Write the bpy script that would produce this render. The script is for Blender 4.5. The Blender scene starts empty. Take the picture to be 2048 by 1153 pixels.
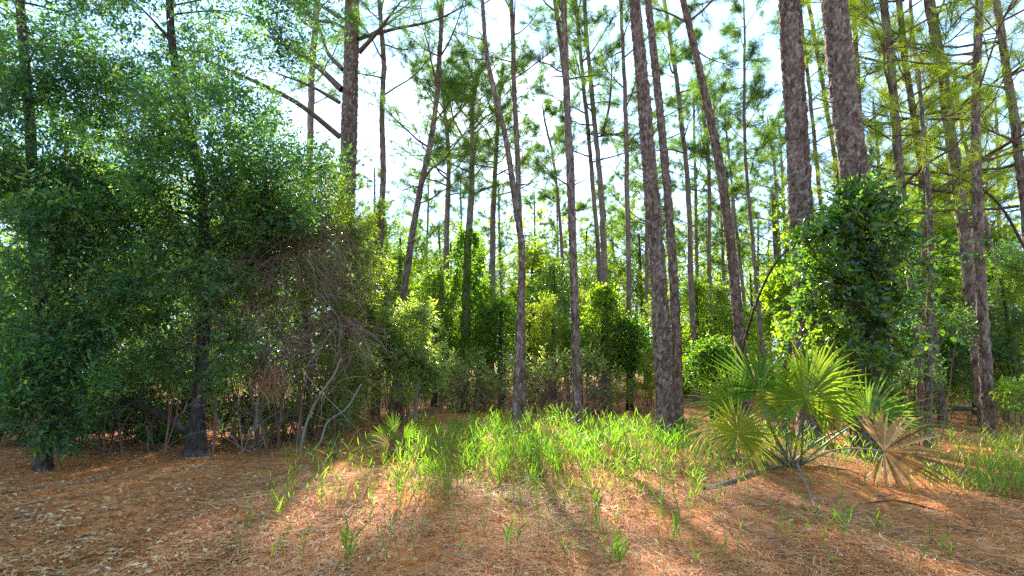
import bpy, math
import numpy as np
from math import radians, sin, cos, pi

# ------------------------------------------------------------------ camera
SC = bpy.context.scene
F, HOR, EYE = 1000.0, 725.0, 1.5            # focal length and horizon in photo pixels, eye height in metres
PITCH = math.atan((HOR - 576.5) / F)
cam_d = bpy.data.cameras.new('camera'); cam = bpy.data.objects.new('camera', cam_d)
SC.collection.objects.link(cam)
cam_d.sensor_width = 36.0; cam_d.lens = 36.0 * F / 2048.0
cam_d.clip_start = 0.05; cam_d.clip_end = 2000
cam.location = (0, 0, EYE); cam.rotation_euler = (pi / 2 + PITCH, 0, 0)
SC.camera = cam

# ------------------------------------------------------------------ sky, sun, exposure
SUN_EL, SUN_AZ = radians(31.0), radians(-3.6)       # azimuth from +Y towards +X
world = bpy.data.worlds.new('World'); SC.world = world; world.use_nodes = True
wn, wl = world.node_tree.nodes, world.node_tree.links
wn.clear()
w_out = wn.new('ShaderNodeOutputWorld'); w_bg = wn.new('ShaderNodeBackground')
w_sky = wn.new('ShaderNodeTexSky'); w_sky.sky_type = 'NISHITA'; w_sky.sun_disc = False
w_sky.sun_elevation = SUN_EL; w_sky.sun_rotation = SUN_AZ
w_sky.air_density = 1.0; w_sky.dust_density = 1.6; w_sky.ozone_density = 1.0
w_co = wn.new('ShaderNodeTexCoord'); w_map = wn.new('ShaderNodeMapping'); w_map.inputs['Scale'].default_value = (1.0, 1.0, 2.2)
w_no = wn.new('ShaderNodeTexNoise'); w_no.inputs['Scale'].default_value = 2.1; w_no.inputs['Detail'].default_value = 7; w_no.inputs['Roughness'].default_value = 0.55
w_rp = wn.new('ShaderNodeValToRGB'); w_rp.color_ramp.elements[0].position = 0.36; w_rp.color_ramp.elements[1].position = 0.66
w_rp.color_ramp.elements[0].color = (0.93, 0.93, 0.93, 1); w_rp.color_ramp.elements[1].color = (1.0, 1.0, 1.0, 1)
w_mx = wn.new('ShaderNodeMix'); w_mx.data_type = 'RGBA'
w_mx.inputs['B'].default_value = (1.18, 2.0, 3.3, 1)        # thin bright cloud
wl.new(w_co.outputs['Generated'], w_map.inputs['Vector']); wl.new(w_map.outputs['Vector'], w_no.inputs['Vector'])
wl.new(w_no.outputs['Fac'], w_rp.inputs['Fac']); wl.new(w_rp.outputs['Color'], w_mx.inputs['Factor'])
wl.new(w_sky.outputs['Color'], w_mx.inputs['A']); wl.new(w_mx.outputs['Result'], w_bg.inputs['Color'])
w_bg.inputs['Strength'].default_value = 0.15
wl.new(w_bg.outputs['Background'], w_out.inputs['Surface'])

sun_d = bpy.data.lights.new('sun', 'SUN'); sun = bpy.data.objects.new('sun', sun_d); SC.collection.objects.link(sun)
sun_d.energy = 3.8; sun_d.angle = radians(1.5); sun_d.color = (1.0, 0.94, 0.84)
SUNV = (cos(SUN_EL) * sin(SUN_AZ), cos(SUN_EL) * cos(SUN_AZ), sin(SUN_EL))
from mathutils import Vector
sun.rotation_euler = Vector(SUNV).to_track_quat('Z', 'Y').to_euler()
sun.location = (0, 30, 30)

SC.view_settings.view_transform = 'Standard'; SC.view_settings.look = 'None'
SC.view_settings.gamma = 1.0; SC.view_settings.use_curve_mapping = False
SC.view_settings.exposure = 2.5
SC.render.engine = 'CYCLES'
cy = SC.cycles
cy.max_bounces = 5; cy.diffuse_bounces = 4; cy.glossy_bounces = 1; cy.transmission_bounces = 3; cy.transparent_max_bounces = 4; cy.volume_bounces = 0
cy.caustics_reflective = False; cy.caustics_refractive = False
cy.use_denoising = False
cy.sample_clamp_indirect = 6.0

# ------------------------------------------------------------------ helpers
CP, SP = cos(PITCH), sin(PITCH)
def at(x, y, D):
    """photo pixel -> world point standing D metres in front of the camera"""
    a = (x - 1024.0) / F; b = (576.5 - y) / F
    d = np.array([a, CP - b * SP, SP + b * CP])
    return np.array([0, 0, EYE]) + d * (D / d[1])
def floor_at(x, y):
    a = (x - 1024.0) / F; b = (576.5 - y) / F
    d = np.array([a, CP - b * SP, SP + b * CP]); t = -EYE / d[2]
    return np.array([d[0] * t, d[1] * t, 0.0])
def gh(x, y):
    """height of the ground"""
    x = np.asarray(x, float); y = np.asarray(y, float)
    h = 0.05 * np.sin(x * 0.9 + 1.3) * np.sin(y * 0.7) + 0.03 * np.sin(x * 2.3 + y * 1.7) + 0.02 * np.sin(x * 5.1 - y * 3.3 + 2)
    h = h + 0.10 * np.exp(-((x - 3.7) ** 2 + (y - 6.6) ** 2) / 0.9)
    return h * np.clip((60 - y) / 30, 0, 1)
def norm(v): return v / np.maximum(np.linalg.norm(v, axis=-1, keepdims=True), 1e-9)
def R(seed): return np.random.default_rng(seed)

class Buf:
    """collects quads and triangles, then links them as one mesh object"""
    def __init__(s): s.v = []; s.q = []; s.t = []; s.tint = []; s.n = 0; s.qm = []; s.tm = []
    def add(s, v, q=None, t=None, tint=0.5, mat=0):
        v = np.asarray(v, float).reshape(-1, 3)
        s.v.append(v)
        tn = np.broadcast_to(np.asarray(tint, float), (len(v),)) if np.ndim(tint) == 0 else np.asarray(tint, float).ravel()
        s.tint.append(tn)
        if q is not None and len(q): q = np.asarray(q).reshape(-1, 4); s.q.append(q + s.n); s.qm.append(np.full(len(q), mat))
        if t is not None and len(t): t = np.asarray(t).reshape(-1, 3); s.t.append(t + s.n); s.tm.append(np.full(len(t), mat))
        s.n += len(v)
    def mesh(s, name, mats, smooth=False, origin=None):
        v = np.concatenate(s.v) if s.v else np.zeros((0, 3))
        if origin is not None: v = v - np.asarray(origin)
        q = np.concatenate(s.q) if s.q else np.zeros((0, 4), int); t = np.concatenate(s.t) if s.t else np.zeros((0, 3), int)
        me = bpy.data.meshes.new(name)
        me.vertices.add(len(v)); me.vertices.foreach_set('co', v.astype(np.float32).ravel())
        li = np.concatenate([q.ravel(), t.ravel()]).astype(np.int32)
        me.loops.add(len(li)); me.loops.foreach_set('vertex_index', li)
        st = np.concatenate([np.arange(len(q)) * 4, len(q) * 4 + np.arange(len(t)) * 3]).astype(np.int32)
        me.polygons.add(len(st)); me.polygons.foreach_set('loop_start', st)
        mi = np.concatenate(s.qm + s.tm) if (s.qm or s.tm) else np.zeros(0)
        me.polygons.foreach_set('material_index', mi.astype(np.int32))
        me.polygons.foreach_set('use_smooth', np.full(len(st), bool(smooth)))
        a = me.attributes.new('tint', 'FLOAT', 'POINT'); a.data.foreach_set('value', np.concatenate(s.tint).astype(np.float32) if s.tint else [])
        for m in (mats if isinstance(mats, (list, tuple)) else [mats]): me.materials.append(m)
        me.update(calc_edges=True); me.validate()
        return me
    def build(s, name, mats, parent=None, smooth=False):
        org = parent_world(parent)
        o = bpy.data.objects.new(name, s.mesh(name, mats, smooth, org)); SC.collection.objects.link(o)
        if parent is not None: o.parent = parent
        return o
def parent_world(p):
    w = np.zeros(3)
    while p is not None: w = w + np.array(p.location); p = p.parent
    return w
def thing(name, label, cat, loc, group=None):
    o = bpy.data.objects.new(name, None); SC.collection.objects.link(o); o.empty_display_size = 0.2
    o.location = tuple(float(c) for c in loc); tag(o, label, cat, group); return o
def tag(o, label=None, cat=None, group=None, kind=None):
    if label: o['label'] = label
    if cat: o['category'] = cat
    if group: o['group'] = group
    if kind: o['kind'] = kind
    return o

def copy_tree(o, loc, scale, label, rot=0.0):
    c = o.copy(); SC.collection.objects.link(c); c.location = tuple(float(v) for v in loc); c.scale = scale; c.rotation_euler = (0, 0, rot); c['label'] = label
    for ch in o.children: d = ch.copy(); SC.collection.objects.link(d); d.parent = c
    return c
def tube(buf, P, rad, sides=8, tint=0.5, mat=0, cap=True):
    P = np.asarray(P, float); K = len(P); rad = np.broadcast_to(np.asarray(rad, float), (K,))
    T = norm(np.gradient(P, axis=0)); ref = np.array([1.0, 0.13, 0.07]) if abs(T[:, 0]).mean() < 0.8 else np.array([0.1, 0.1, 1.0])
    A = norm(ref - (T @ ref)[:, None] * T); B = np.cross(T, A)
    th = np.arange(sides) * 2 * pi / sides
    V = P[:, None] + rad[:, None, None] * (np.cos(th)[None, :, None] * A[:, None] + np.sin(th)[None, :, None] * B[:, None])
    i = np.arange(K - 1)[:, None] * sides; j = np.arange(sides)[None]; jn = (j + 1) % sides
    q = np.stack([i + j, i + jn, i + sides + jn, i + sides + j], -1).reshape(-1, 4)
    tr = None
    V = V.reshape(-1, 3)
    if cap:
        V = np.vstack([V, P[-1] + T[-1] * rad[-1] * 0.4]); jj = np.arange(sides); b = (K - 1) * sides
        tr = np.stack([b + jj, b + (jj + 1) % sides, np.full(sides, K * sides)], -1)
    buf.add(V, q, tr, tint, mat)
def tubes(buf, P, rad, sides=3, tint=0.5, mat=0):
    """many thin tubes at once: P (N,K,3), rad (N,K)"""
    N, K, _ = P.shape; rad = np.broadcast_to(rad, (N, K))
    T = norm(P[:, -1] - P[:, 0]); ref = np.where(np.abs(T[:, 2:3]) < 0.8, [[0.0, 0.0, 1.0]], [[1.0, 0.0, 0.0]])
    A = norm(np.cross(T, ref)); B = np.cross(T, A)
    th = np.arange(sides) * 2 * pi / sides
    off = np.cos(th)[None, :, None] * A[:, None] + np.sin(th)[None, :, None] * B[:, None]
    V = P[:, :, None] + rad[:, :, None, None] * off[:, None]
    n = np.arange(N)[:, None, None] * K * sides; i = np.arange(K - 1)[None, :, None] * sides; j = np.arange(sides)[None, None]; jn = (j + 1) % sides
    q = np.stack([n + i + j, n + i + jn, n + i + sides + jn, n + i + sides + j], -1).reshape(-1, 4)
    tn = np.repeat(np.broadcast_to(tint, (N,)), K * sides) if np.ndim(tint) else tint
    buf.add(V, q, None, tn, mat)
def ribbons(buf, P, W, side, tint=0.5, mat=0, fold=None):
    """flat strips: P (N,K,3), W (N,K) full width, side (N,3)"""
    N, K, _ = P.shape
    h = 0.5 * W[:, :, None] * side[:, None]
    V = np.stack([P - h, P + h], 2)
    n = np.arange(N)[:, None] * K * 2; i = np.arange(K - 1)[None] * 2
    q = np.stack([n + i, n + i + 1, n + i + 3, n + i + 2], -1).reshape(-1, 4)
    tn = np.repeat(np.broadcast_to(tint, (N,)), K * 2) if np.ndim(tint) else tint
    buf.add(V, q, None, tn, mat)
def leaves(buf, rng, p, d, L, W, tint, mat=0, round_=False, fold=0.25, up=None):
    """p base, d direction, L length, W width arrays"""
    N = len(p); d = norm(d); rv = rng.normal(size=(N, 3)) if up is None else up + rng.normal(size=(N, 3)) * 0.35
    s = norm(np.cross(d, rv)); nn = np.cross(s, d); L = np.broadcast_to(L, (N,))[:, None]; W = np.broadcast_to(W, (N,))[:, None] * 0.5
    if round_:
        V = np.stack([p, p + d * L * .28 + s * W * .85 + nn * W * fold, p + d * L * .66 + s * W * .8 + nn * W * fold, p + d * L - nn * W * fold * .5,
                      p + d * L * .66 - s * W * .8 + nn * W * fold, p + d * L * .28 - s * W * .85 + nn * W * fold], 1)
        b = np.arange(N)[:, None] * 6
        q = np.concatenate([b + [[0, 1, 2, 3]], b + [[0, 3, 4, 5]]])
        buf.add(V, q, None, np.repeat(np.broadcast_to(tint, (N,)), 6), mat)
    else:
        V = np.stack([p, p + d * L * .45 + s * W + nn * W * fold, p + d * L, p + d * L * .45 - s * W + nn * W * fold], 1)
        b = np.arange(N)[:, None] * 4
        t = np.concatenate([b + [[0, 1, 2]], b + [[0, 2, 3]]])
        buf.add(V, None, t, np.repeat(np.broadcast_to(tint, (N,)), 4), mat)
def sprays(buf, rng, pos, tdir, n_leaf, tl, L, asp, tint_c=0.5, tint_s=0.2, mat=0, twig_mat=None, round_=False, tw=0.004):
    """twigs at pos along tdir with n_leaf alternate leaves each"""
    T = len(pos); tdir = norm(tdir); ax = norm(np.cross(tdir, rng.normal(size=(T, 3))))
    s = (np.arange(n_leaf) + .5) / n_leaf
    p = pos[:, None] + tdir[:, None] * (s[None, :, None] * tl)
    sg = np.where(np.arange(n_leaf) % 2 == 0, 1.0, -1.0)[None, :, None]
    d = tdir[:, None] * 0.7 + ax[:, None] * sg * 0.8 + rng.normal(size=(T, n_leaf, 3)) * 0.35
    tn = np.clip(tint_c + rng.normal(size=(T, 1)) * tint_s * .8 + rng.normal(size=(T, n_leaf)) * tint_s * .6, 0, 1)
    ll = L * rng.uniform(.45, 1.3, (T, n_leaf)) * rng.uniform(.75, 1.2, (T, 1))
    leaves(buf, rng, p.reshape(-1, 3), d.reshape(-1, 3), ll.ravel(), ll.ravel() * asp, tn.ravel(), mat, round_)
    if twig_mat is not None:
        P = np.stack([pos - tdir * tl * .5, pos + tdir * tl], 1)
        ribbons(buf, P, np.full((T, 2), tw), ax, 0.5, twig_mat)
def blob(rng, c, r, n, clumps, tight=0.30, hollow=0.45):
    """points in an uneven cloud of clumps; returns points, outward directions, clump centres"""
    u = norm(rng.normal(size=(clumps, 3))) * (hollow + (1 - hollow) * rng.random((clumps, 1)) ** 0.6)
    cc = np.asarray(c) + u * np.asarray(r)
    sz = tight * np.asarray(r) * rng.uniform(.6, 1.4, (clumps, 1))
    w = rng.uniform(.4, 1.6, clumps); k = rng.choice(clumps, n, p=w / w.sum())
    off = norm(rng.normal(size=(n, 3))) * rng.random((n, 1)) ** 0.45
    p = cc[k] + off * sz[k]
    return p, norm(off * .7 + norm(u[k]) * .5 + rng.normal(size=(n, 3)) * .35), cc
def limb_path(a, b, rng, K=7, sag=0.0, wob=0.06):
    a = np.asarray(a, float); b = np.asarray(b, float); t = np.linspace(0, 1, K)[:, None]
    L = np.linalg.norm(b - a); P = a + (b - a) * t
    P = P + np.sin(t * pi) * np.array([0, 0, sag * L]) + np.cumsum(rng.normal(size=(K, 3)), 0) * wob * L / K * (t * (1 - t) * 4)
    return P
def limbs_to(buf, rng, start_fn, centres, r0, mat=0, sides=4, sag=0.12, r1=0.004, tint=0.5):
    for c in centres: 
        a = start_fn(c); P = limb_path(a, c, rng, 6, sag)
        tube(buf, P, np.linspace(r0, r1, 6), sides, tint, mat, cap=False)
def wander(rng, start, d, L, K=6, curl=0.35, grav=0.0):
    """bent twig centre lines (N,K,3)"""
    N = len(start); d = norm(d); P = [start]; st = np.broadcast_to(L, (N,))[:, None] / (K - 1)
    for k in range(K - 1):
        d = norm(d + rng.normal(size=(N, 3)) * curl + np.array([0, 0, grav])); P.append(P[-1] + d * st)
    return np.stack(P, 1), d
def twig_tangle(buf, rng, start, d, L, r, levels=3, kids=3, curl=.3, grav=-.03, mat=0, K=5):
    for lv in range(levels):
        P, de = wander(rng, start, d, L, K, curl, grav)
        tubes(buf, P, np.linspace(1, .45, K)[None] * r, 3, rng.random(len(P)), mat)
        k = rng.integers(1, K, (len(P), kids)); i = np.arange(len(P))[:, None]
        start = P[i, k].reshape(-1, 3); d = norm(np.repeat(norm(P[:, -1] - P[:, 0]), kids, 0) + rng.normal(size=(len(start), 3)) * .7)
        L = np.repeat(np.broadcast_to(L, (len(P),)), kids) * rng.uniform(.4, .75, len(start)); r = r * .6

# ------------------------------------------------------------------ materials
def nodes(name):
    m = bpy.data.materials.new(name); m.use_nodes = True; n = m.node_tree.nodes; n.clear()
    o = n.new('ShaderNodeOutputMaterial'); return m, n, m.node_tree.links, o
def ramp(n, stops):
    r = n.new('ShaderNodeValToRGB'); e = r.color_ramp.elements
    while len(e) < len(stops): e.new(0.5)
    for k, (p, c) in enumerate(stops): e[k].position = p; e[k].color = (*c, 1)
    return r
def leaf_mat(name, stops, trans=0.45, rough=0.45, spec=0.4, boost=2.2, warm=(1.12, 1.12, .55)):
    """foliage: a glossy reflecting face and light passing through the blade"""
    m, n, l, o = nodes(name)
    at_ = n.new('ShaderNodeAttribute'); at_.attribute_name = 'tint'; oi = n.new('ShaderNodeObjectInfo')
    ad = n.new('ShaderNodeMath'); ad.operation = 'MULTIPLY_ADD'; ad.inputs[1].default_value = 0.16; l.new(oi.outputs['Random'], ad.inputs[0]); l.new(at_.outputs['Fac'], ad.inputs[2])
    sb = n.new('ShaderNodeMath'); sb.operation = 'SUBTRACT'; sb.inputs[1].default_value = 0.08; l.new(ad.outputs[0], sb.inputs[0])
    r = ramp(n, stops); l.new(sb.outputs[0], r.inputs['Fac'])
    p = n.new('ShaderNodeBsdfPrincipled'); p.inputs['Roughness'].default_value = rough; p.inputs['Specular IOR Level'].default_value = spec
    l.new(r.outputs['Color'], p.inputs['Base Color'])
    t = n.new('ShaderNodeBsdfTranslucent'); mu = n.new('ShaderNodeMix'); mu.data_type = 'RGBA'; mu.blend_type = 'MULTIPLY'; mu.inputs['Factor'].default_value = 1
    mu.inputs['B'].default_value = (warm[0] * boost, warm[1] * boost, warm[2] * boost, 1); l.new(r.outputs['Color'], mu.inputs['A']); l.new(mu.outputs['Result'], t.inputs['Color'])
    x = n.new('ShaderNodeMixShader'); x.inputs['Fac'].default_value = trans
    l.new(p.outputs[0], x.inputs[1]); l.new(t.outputs[0], x.inputs[2]); l.new(x.outputs[0], o.inputs['Surface']); return m
def bark_mat(name, stops, scale=(9, 9, 2.2), bump=0.5, rough=0.9, mottled=None, tint_w=0.5):
    m, n, l, o = nodes(name)
    g = n.new('ShaderNodeTexCoord'); mp = n.new('ShaderNodeMapping'); mp.inputs['Scale'].default_value = scale; l.new(g.outputs['Object'], mp.inputs['Vector'])
    a = n.new('ShaderNodeTexNoise'); a.inputs['Scale'].default_value = 1.6; a.inputs['Detail'].default_value = 8; a.inputs['Roughness'].default_value = .68; l.new(mp.outputs[0], a.inputs['Vector'])
    v = n.new('ShaderNodeTexVoronoi'); v.inputs['Scale'].default_value = 1.5; v.feature = 'F1'; l.new(mp.outputs[0], v.inputs['Vector'])
    t = n.new('ShaderNodeAttribute'); t.attribute_name = 'tint'
    mx = n.new('ShaderNodeMix'); mx.inputs['Factor'].default_value = tint_w; l.new(a.outputs['Fac'], mx.inputs['A']); l.new(t.outputs['Fac'], mx.inputs['B'])
    r = ramp(n, stops); l.new(mx.outputs['Result'], r.inputs['Fac']); col = r.outputs['Color']
    if mottled:
        b = n.new('ShaderNodeTexNoise'); b.inputs['Scale'].default_value = 6.0; b.inputs['Detail'].default_value = 7; l.new(g.outputs['Object'], b.inputs['Vector'])
        rr = ramp(n, [(0.54, (0, 0, 0)), (0.70, (1, 1, 1))]); l.new(b.outputs['Fac'], rr.inputs['Fac'])
        m2 = n.new('ShaderNodeMix'); m2.data_type = 'RGBA'; l.new(rr.outputs['Color'], m2.inputs['Factor']); l.new(col, m2.inputs['A']); m2.inputs['B'].default_value = (*mottled, 1); col = m2.outputs['Result']
    p = n.new('ShaderNodeBsdfPrincipled'); p.inputs['Roughness'].default_value = rough; p.inputs['Specular IOR Level'].default_value = .2; l.new(col, p.inputs['Base Color'])
    sm = n.new('ShaderNodeMath'); sm.operation = 'ADD'; l.new(a.outputs['Fac'], sm.inputs[0]); l.new(v.outputs['Distance'], sm.inputs[1])
    bu = n.new('ShaderNodeBump'); bu.inputs['Strength'].default_value = bump; bu.inputs['Distance'].default_value = .03; l.new(sm.outputs[0], bu.inputs['Height']); l.new(bu.outputs[0], p.inputs['Normal'])
    l.new(p.outputs[0], o.inputs['Surface']); return m

M_pine = bark_mat('pine_bark', [(0.32, (.060, .036, .022)), (.46, (.145, .090, .056)), (.56, (.23, .155, .100)), (.66, (.34, .25, .175))], scale=(18, 18, 4.0), bump=1.0, tint_w=.38, mottled=(.22, .155, .105))
M_pinefar = bark_mat('far_pine_bark', [(0.3, (.12, .078, .050)), (.7, (.28, .20, .14))], scale=(5, 5, 1.5), bump=.8)
M_oakbark = bark_mat('grey_bark', [(0.36, (.026, .018, .012)), (.52, (.066, .048, .033)), (.70, (.15, .12, .09))], scale=(18, 18, 6), bump=.9, mottled=(.11, .095, .072), tint_w=.3)
M_twig = bark_mat('bare_twig', [(0.2, (.10, .062, .038)), (.5, (.19, .135, .085)), (.9, (.32, .26, .19))], scale=(8, 8, 8), bump=.2, tint_w=.7)
M_brown = bark_mat('brown_twig', [(0.2, (.10, .045, .028)), (.5, (.20, .105, .068)), (.9, (.34, .22, .15))], scale=(8, 8, 8), bump=.2, tint_w=.7)
M_dead = bark_mat('bleached_wood', [(0.3, (.075, .050, .030)), (.5, (.155, .110, .070)), (.72, (.28, .22, .15))], scale=(14, 14, 3), bump=.4)
M_needle = leaf_mat('pine_needle', [(0.0, (.032, .070, .012)), (.5, (.062, .115, .014)), (1, (.12, .16, .014))], .5, .5, .2, 2.6)
M_needleR = leaf_mat('pale_pine_needle', [(0.0, (.062, .095, .012)), (.5, (.105, .150, .010)), (1, (.17, .20, .012))], .55, .5, .2, 2.8)
M_oakleaf = leaf_mat('evergreen_leaf', [(0.0, (.024, .066, .026)), (.5, (.050, .118, .030)), (.85, (.10, .175, .028)), (1, (.16, .20, .04))], .47, .38, .28, 2.9)
M_yaupon = leaf_mat('small_shrub_leaf', [(0.0, (.050, .090, .012)), (.5, (.105, .150, .016)), (1, (.19, .20, .02))], .5, .4, .3, 3.0)
M_pale = leaf_mat('pale_shrub_leaf', [(0.0, (.085, .125, .030)), (.5, (.19, .235, .06)), (1, (.30, .31, .11))], .6, .36, .5, 2.6)
M_vine = leaf_mat('vine_leaf', [(0.0, (.028, .075, .007)), (.5, (.070, .140, .009)), (1, (.15, .20, .010))], .55, .38, .3, 3.0)
M_dvine = leaf_mat('dark_vine_leaf', [(0.0, (.018, .050, .012)), (.5, (.038, .092, .014)), (1, (.11, .18, .014))], .45, .26, .6, 2.8)
M_laurel = leaf_mat('laurel_leaf', [(0.0, (.080, .125, .022)), (.5, (.14, .195, .040)), (1, (.22, .25, .06))], .45, .3, .6, 2.8)
M_broad = leaf_mat('broadleaf', [(0.0, (.050, .095, .012)), (.5, (.095, .145, .014)), (1, (.155, .18, .014))], .55, .5, .25, 3.0)
M_bigleaf = leaf_mat('broad_sapling_leaf', [(0.0, (.040, .095, .012)), (.5, (.070, .145, .014)), (1, (.15, .20, .014))], .5, .42, .35, 2.8)
M_grass = leaf_mat('grass_blade', [(0.0, (.28, .20, .055)), (.2, (.16, .18, .018)), (.45, (.065, .150, .010)), (1, (.11, .22, .012))], .55, .42, .3, 2.8)
M_palm = leaf_mat('palm_blade', [(0.0, (.036, .090, .016)), (.5, (.095, .160, .016)), (.8, (.17, .19, .014)), (1, (.22, .18, .03))], .45, .34, .45, 2.6)
M_palmdead = leaf_mat('dry_palm_blade', [(0.0, (.17, .080, .025)), (.5, (.42, .24, .085)), (1, (.64, .45, .20))], .25, .6, .2, 1.3, (1.1, .95, .8))
M_stalk = leaf_mat('palm_stalk', [(0.0, (.07, .09, .035)), (.5, (.12, .13, .05)), (1, (.26, .23, .12))], .05, .45, .4)
M_straw = leaf_mat('pine_straw', [(0.0, (.19, .051, .013)), (.4, (.42, .138, .031)), (.7, (.52, .235, .075)), (1, (.58, .38, .19))], .12, .65, .2, 1.1, (1, .9, .8))
M_litter = leaf_mat('dry_leaf', [(0.0, (.17, .070, .020)), (.4, (.36, .165, .050)), (.75, (.50, .29, .11)), (1, (.58, .43, .24))], .12, .6, .25, 1.1, (1, .9, .75))

def ground_mat():
    m, n, l, o = nodes('pine_straw_floor')
    g = n.new('ShaderNodeTexCoord')
    def noise(sc, det, ro, stretch=None, rot=0):
        mp = n.new('ShaderNodeMapping'); l.new(g.outputs['Object'], mp.inputs['Vector']); mp.inputs['Scale'].default_value = stretch or (1, 1, 1); mp.inputs['Rotation'].default_value = (0, 0, rot)
        a = n.new('ShaderNodeTexNoise'); a.inputs['Scale'].default_value = sc; a.inputs['Detail'].default_value = det; a.inputs['Roughness'].default_value = ro; l.new(mp.outputs[0], a.inputs['Vector']); return a.outputs['Fac']
    s1 = noise(22, 6, .7, (1, .16, 1), .5); s2 = noise(24, 6, .7, (.16, 1, 1), .2); big = noise(.55, 4, .55); mid = noise(5, 5, .6)
    mn = n.new('ShaderNodeMath'); mn.operation = 'MAXIMUM'; l.new(s1, mn.inputs[0]); l.new(s2, mn.inputs[1])
    av = n.new('ShaderNodeMix'); av.inputs['Factor'].default_value = .35; l.new(mn.outputs[0], av.inputs['A']); l.new(mid, av.inputs['B'])
    r = ramp(n, [(.36, (.13, .037, .010)), (.50, (.38, .118, .026)), (.60, (.48, .188, .054)), (.74, (.55, .305, .13))]); l.new(av.outputs['Result'], r.inputs['Fac'])
    r2 = ramp(n, [(.40, (.12, .046, .018)), (.55, (.30, .120, .050)), (.70, (.43, .24, .12))]); l.new(av.outputs['Result'], r2.inputs['Fac'])
    rb = ramp(n, [(.42, (0, 0, 0)), (.60, (1, 1, 1))]); l.new(big, rb.inputs['Fac'])
    mx = n.new('ShaderNodeMix'); mx.data_type = 'RGBA'; l.new(rb.outputs['Color'], mx.inputs['Factor']); l.new(r.outputs['Color'], mx.inputs['A']); l.new(r2.outputs['Color'], mx.inputs['B'])
    p = n.new('ShaderNodeBsdfPrincipled'); p.inputs['Roughness'].default_value = .95; p.inputs['Specular IOR Level'].default_value = .1; l.new(mx.outputs['Result'], p.inputs['Base Color'])
    bu = n.new('ShaderNodeBump'); bu.inputs['Strength'].default_value = .8; bu.inputs['Distance'].default_value = .03; l.new(av.outputs['Result'], bu.inputs['Height']); l.new(bu.outputs[0], p.inputs['Normal'])
    l.new(p.outputs[0], o.inputs['Surface']); return m

# ------------------------------------------------------------------ ground
gx = np.concatenate([-np.geomspace(400, 14, 26), np.linspace(-13.6, 13.6, 130), np.geomspace(14, 400, 26)])
gy = np.concatenate([np.linspace(-60, -1, 14), np.linspace(-.6, 18, 110), np.geomspace(18.4, 600, 40)])
X, Y = np.meshgrid(gx, gy); rg = R(1)
Z = gh(X, Y) + rg.normal(size=X.shape) * .006 * (np.abs(X) < 14) * (Y < 18)
nx_, ny_ = len(gx), len(gy); ii = np.arange(ny_ - 1)[:, None] * nx_; jj = np.arange(nx_ - 1)[None]
b = Buf(); b.add(np.stack([X, Y, Z], -1), np.stack([ii + jj, ii + jj + 1, ii + nx_ + jj + 1, ii + nx_ + jj], -1))
tag(b.build('ground', ground_mat(), None, True), 'reddish brown forest floor covered with pine straw', None, None, 'structure')

# ------------------------------------------------------------------ pines
def smooth_path(P, n, zfine=None):
    """Catmull-Rom through the points"""
    P = np.asarray(P, float); s = np.concatenate([[0], np.cumsum(np.linalg.norm(np.diff(P, axis=0), axis=1))])
    u = np.linspace(0, s[-1], n)
    if zfine is not None:
        f = np.interp(zfine, P[:, 2], s); u = np.concatenate([u[u < f], np.linspace(f, s[-1], max(4, int((s[-1] - f) / .35)))]); n = len(u)
    M = np.gradient(P, s, axis=0)
    k = np.clip(np.searchsorted(s, u, side='right') - 1, 0, len(P) - 2); h = (s[k + 1] - s[k]); t = ((u - s[k]) / h)[:, None]; h = h[:, None]
    return (2*t**3 - 3*t**2 + 1) * P[k] + (t**3 - 2*t**2 + t) * h * M[k] + (-2*t**3 + 3*t**2) * P[k+1] + (t**3 - t**2) * h * M[k+1]
def plates(th, z, rad, seed, cw, ch):
    """bark plates on a cylinder: returns height 0..1 and a value per plate"""
    rng = R(seed); nu = max(6, int(round(2 * pi * rad / cw))); nv = int(z.max() / ch) + 4
    ju = rng.random((nv, nu)); jv = rng.random((nv, nu)); val = rng.random((nv, nu))
    u = (th / (2 * pi)) * nu; v = z / ch + 1
    iu = np.floor(u).astype(int); iv = np.floor(v).astype(int)
    f1 = np.full(u.shape, 9.0); f2 = np.full(u.shape, 9.0); vv = np.zeros(u.shape)
    for a in (-1, 0, 1):
        for c in (-1, 0, 1):
            cu = iu + a; cv = np.clip(iv + c, 0, nv - 1); w = cu % nu
            d = np.hypot(u - (cu + ju[cv, w]), v - (iv + c + jv[cv, w]))
            new = d < f1; f2 = np.where(new, f1, np.minimum(f2, d)); vv = np.where(new, val[cv, w], vv); f1 = np.where(new, d, f1)
    return np.clip((f2 - f1) / .16, 0, 1), vv
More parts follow.
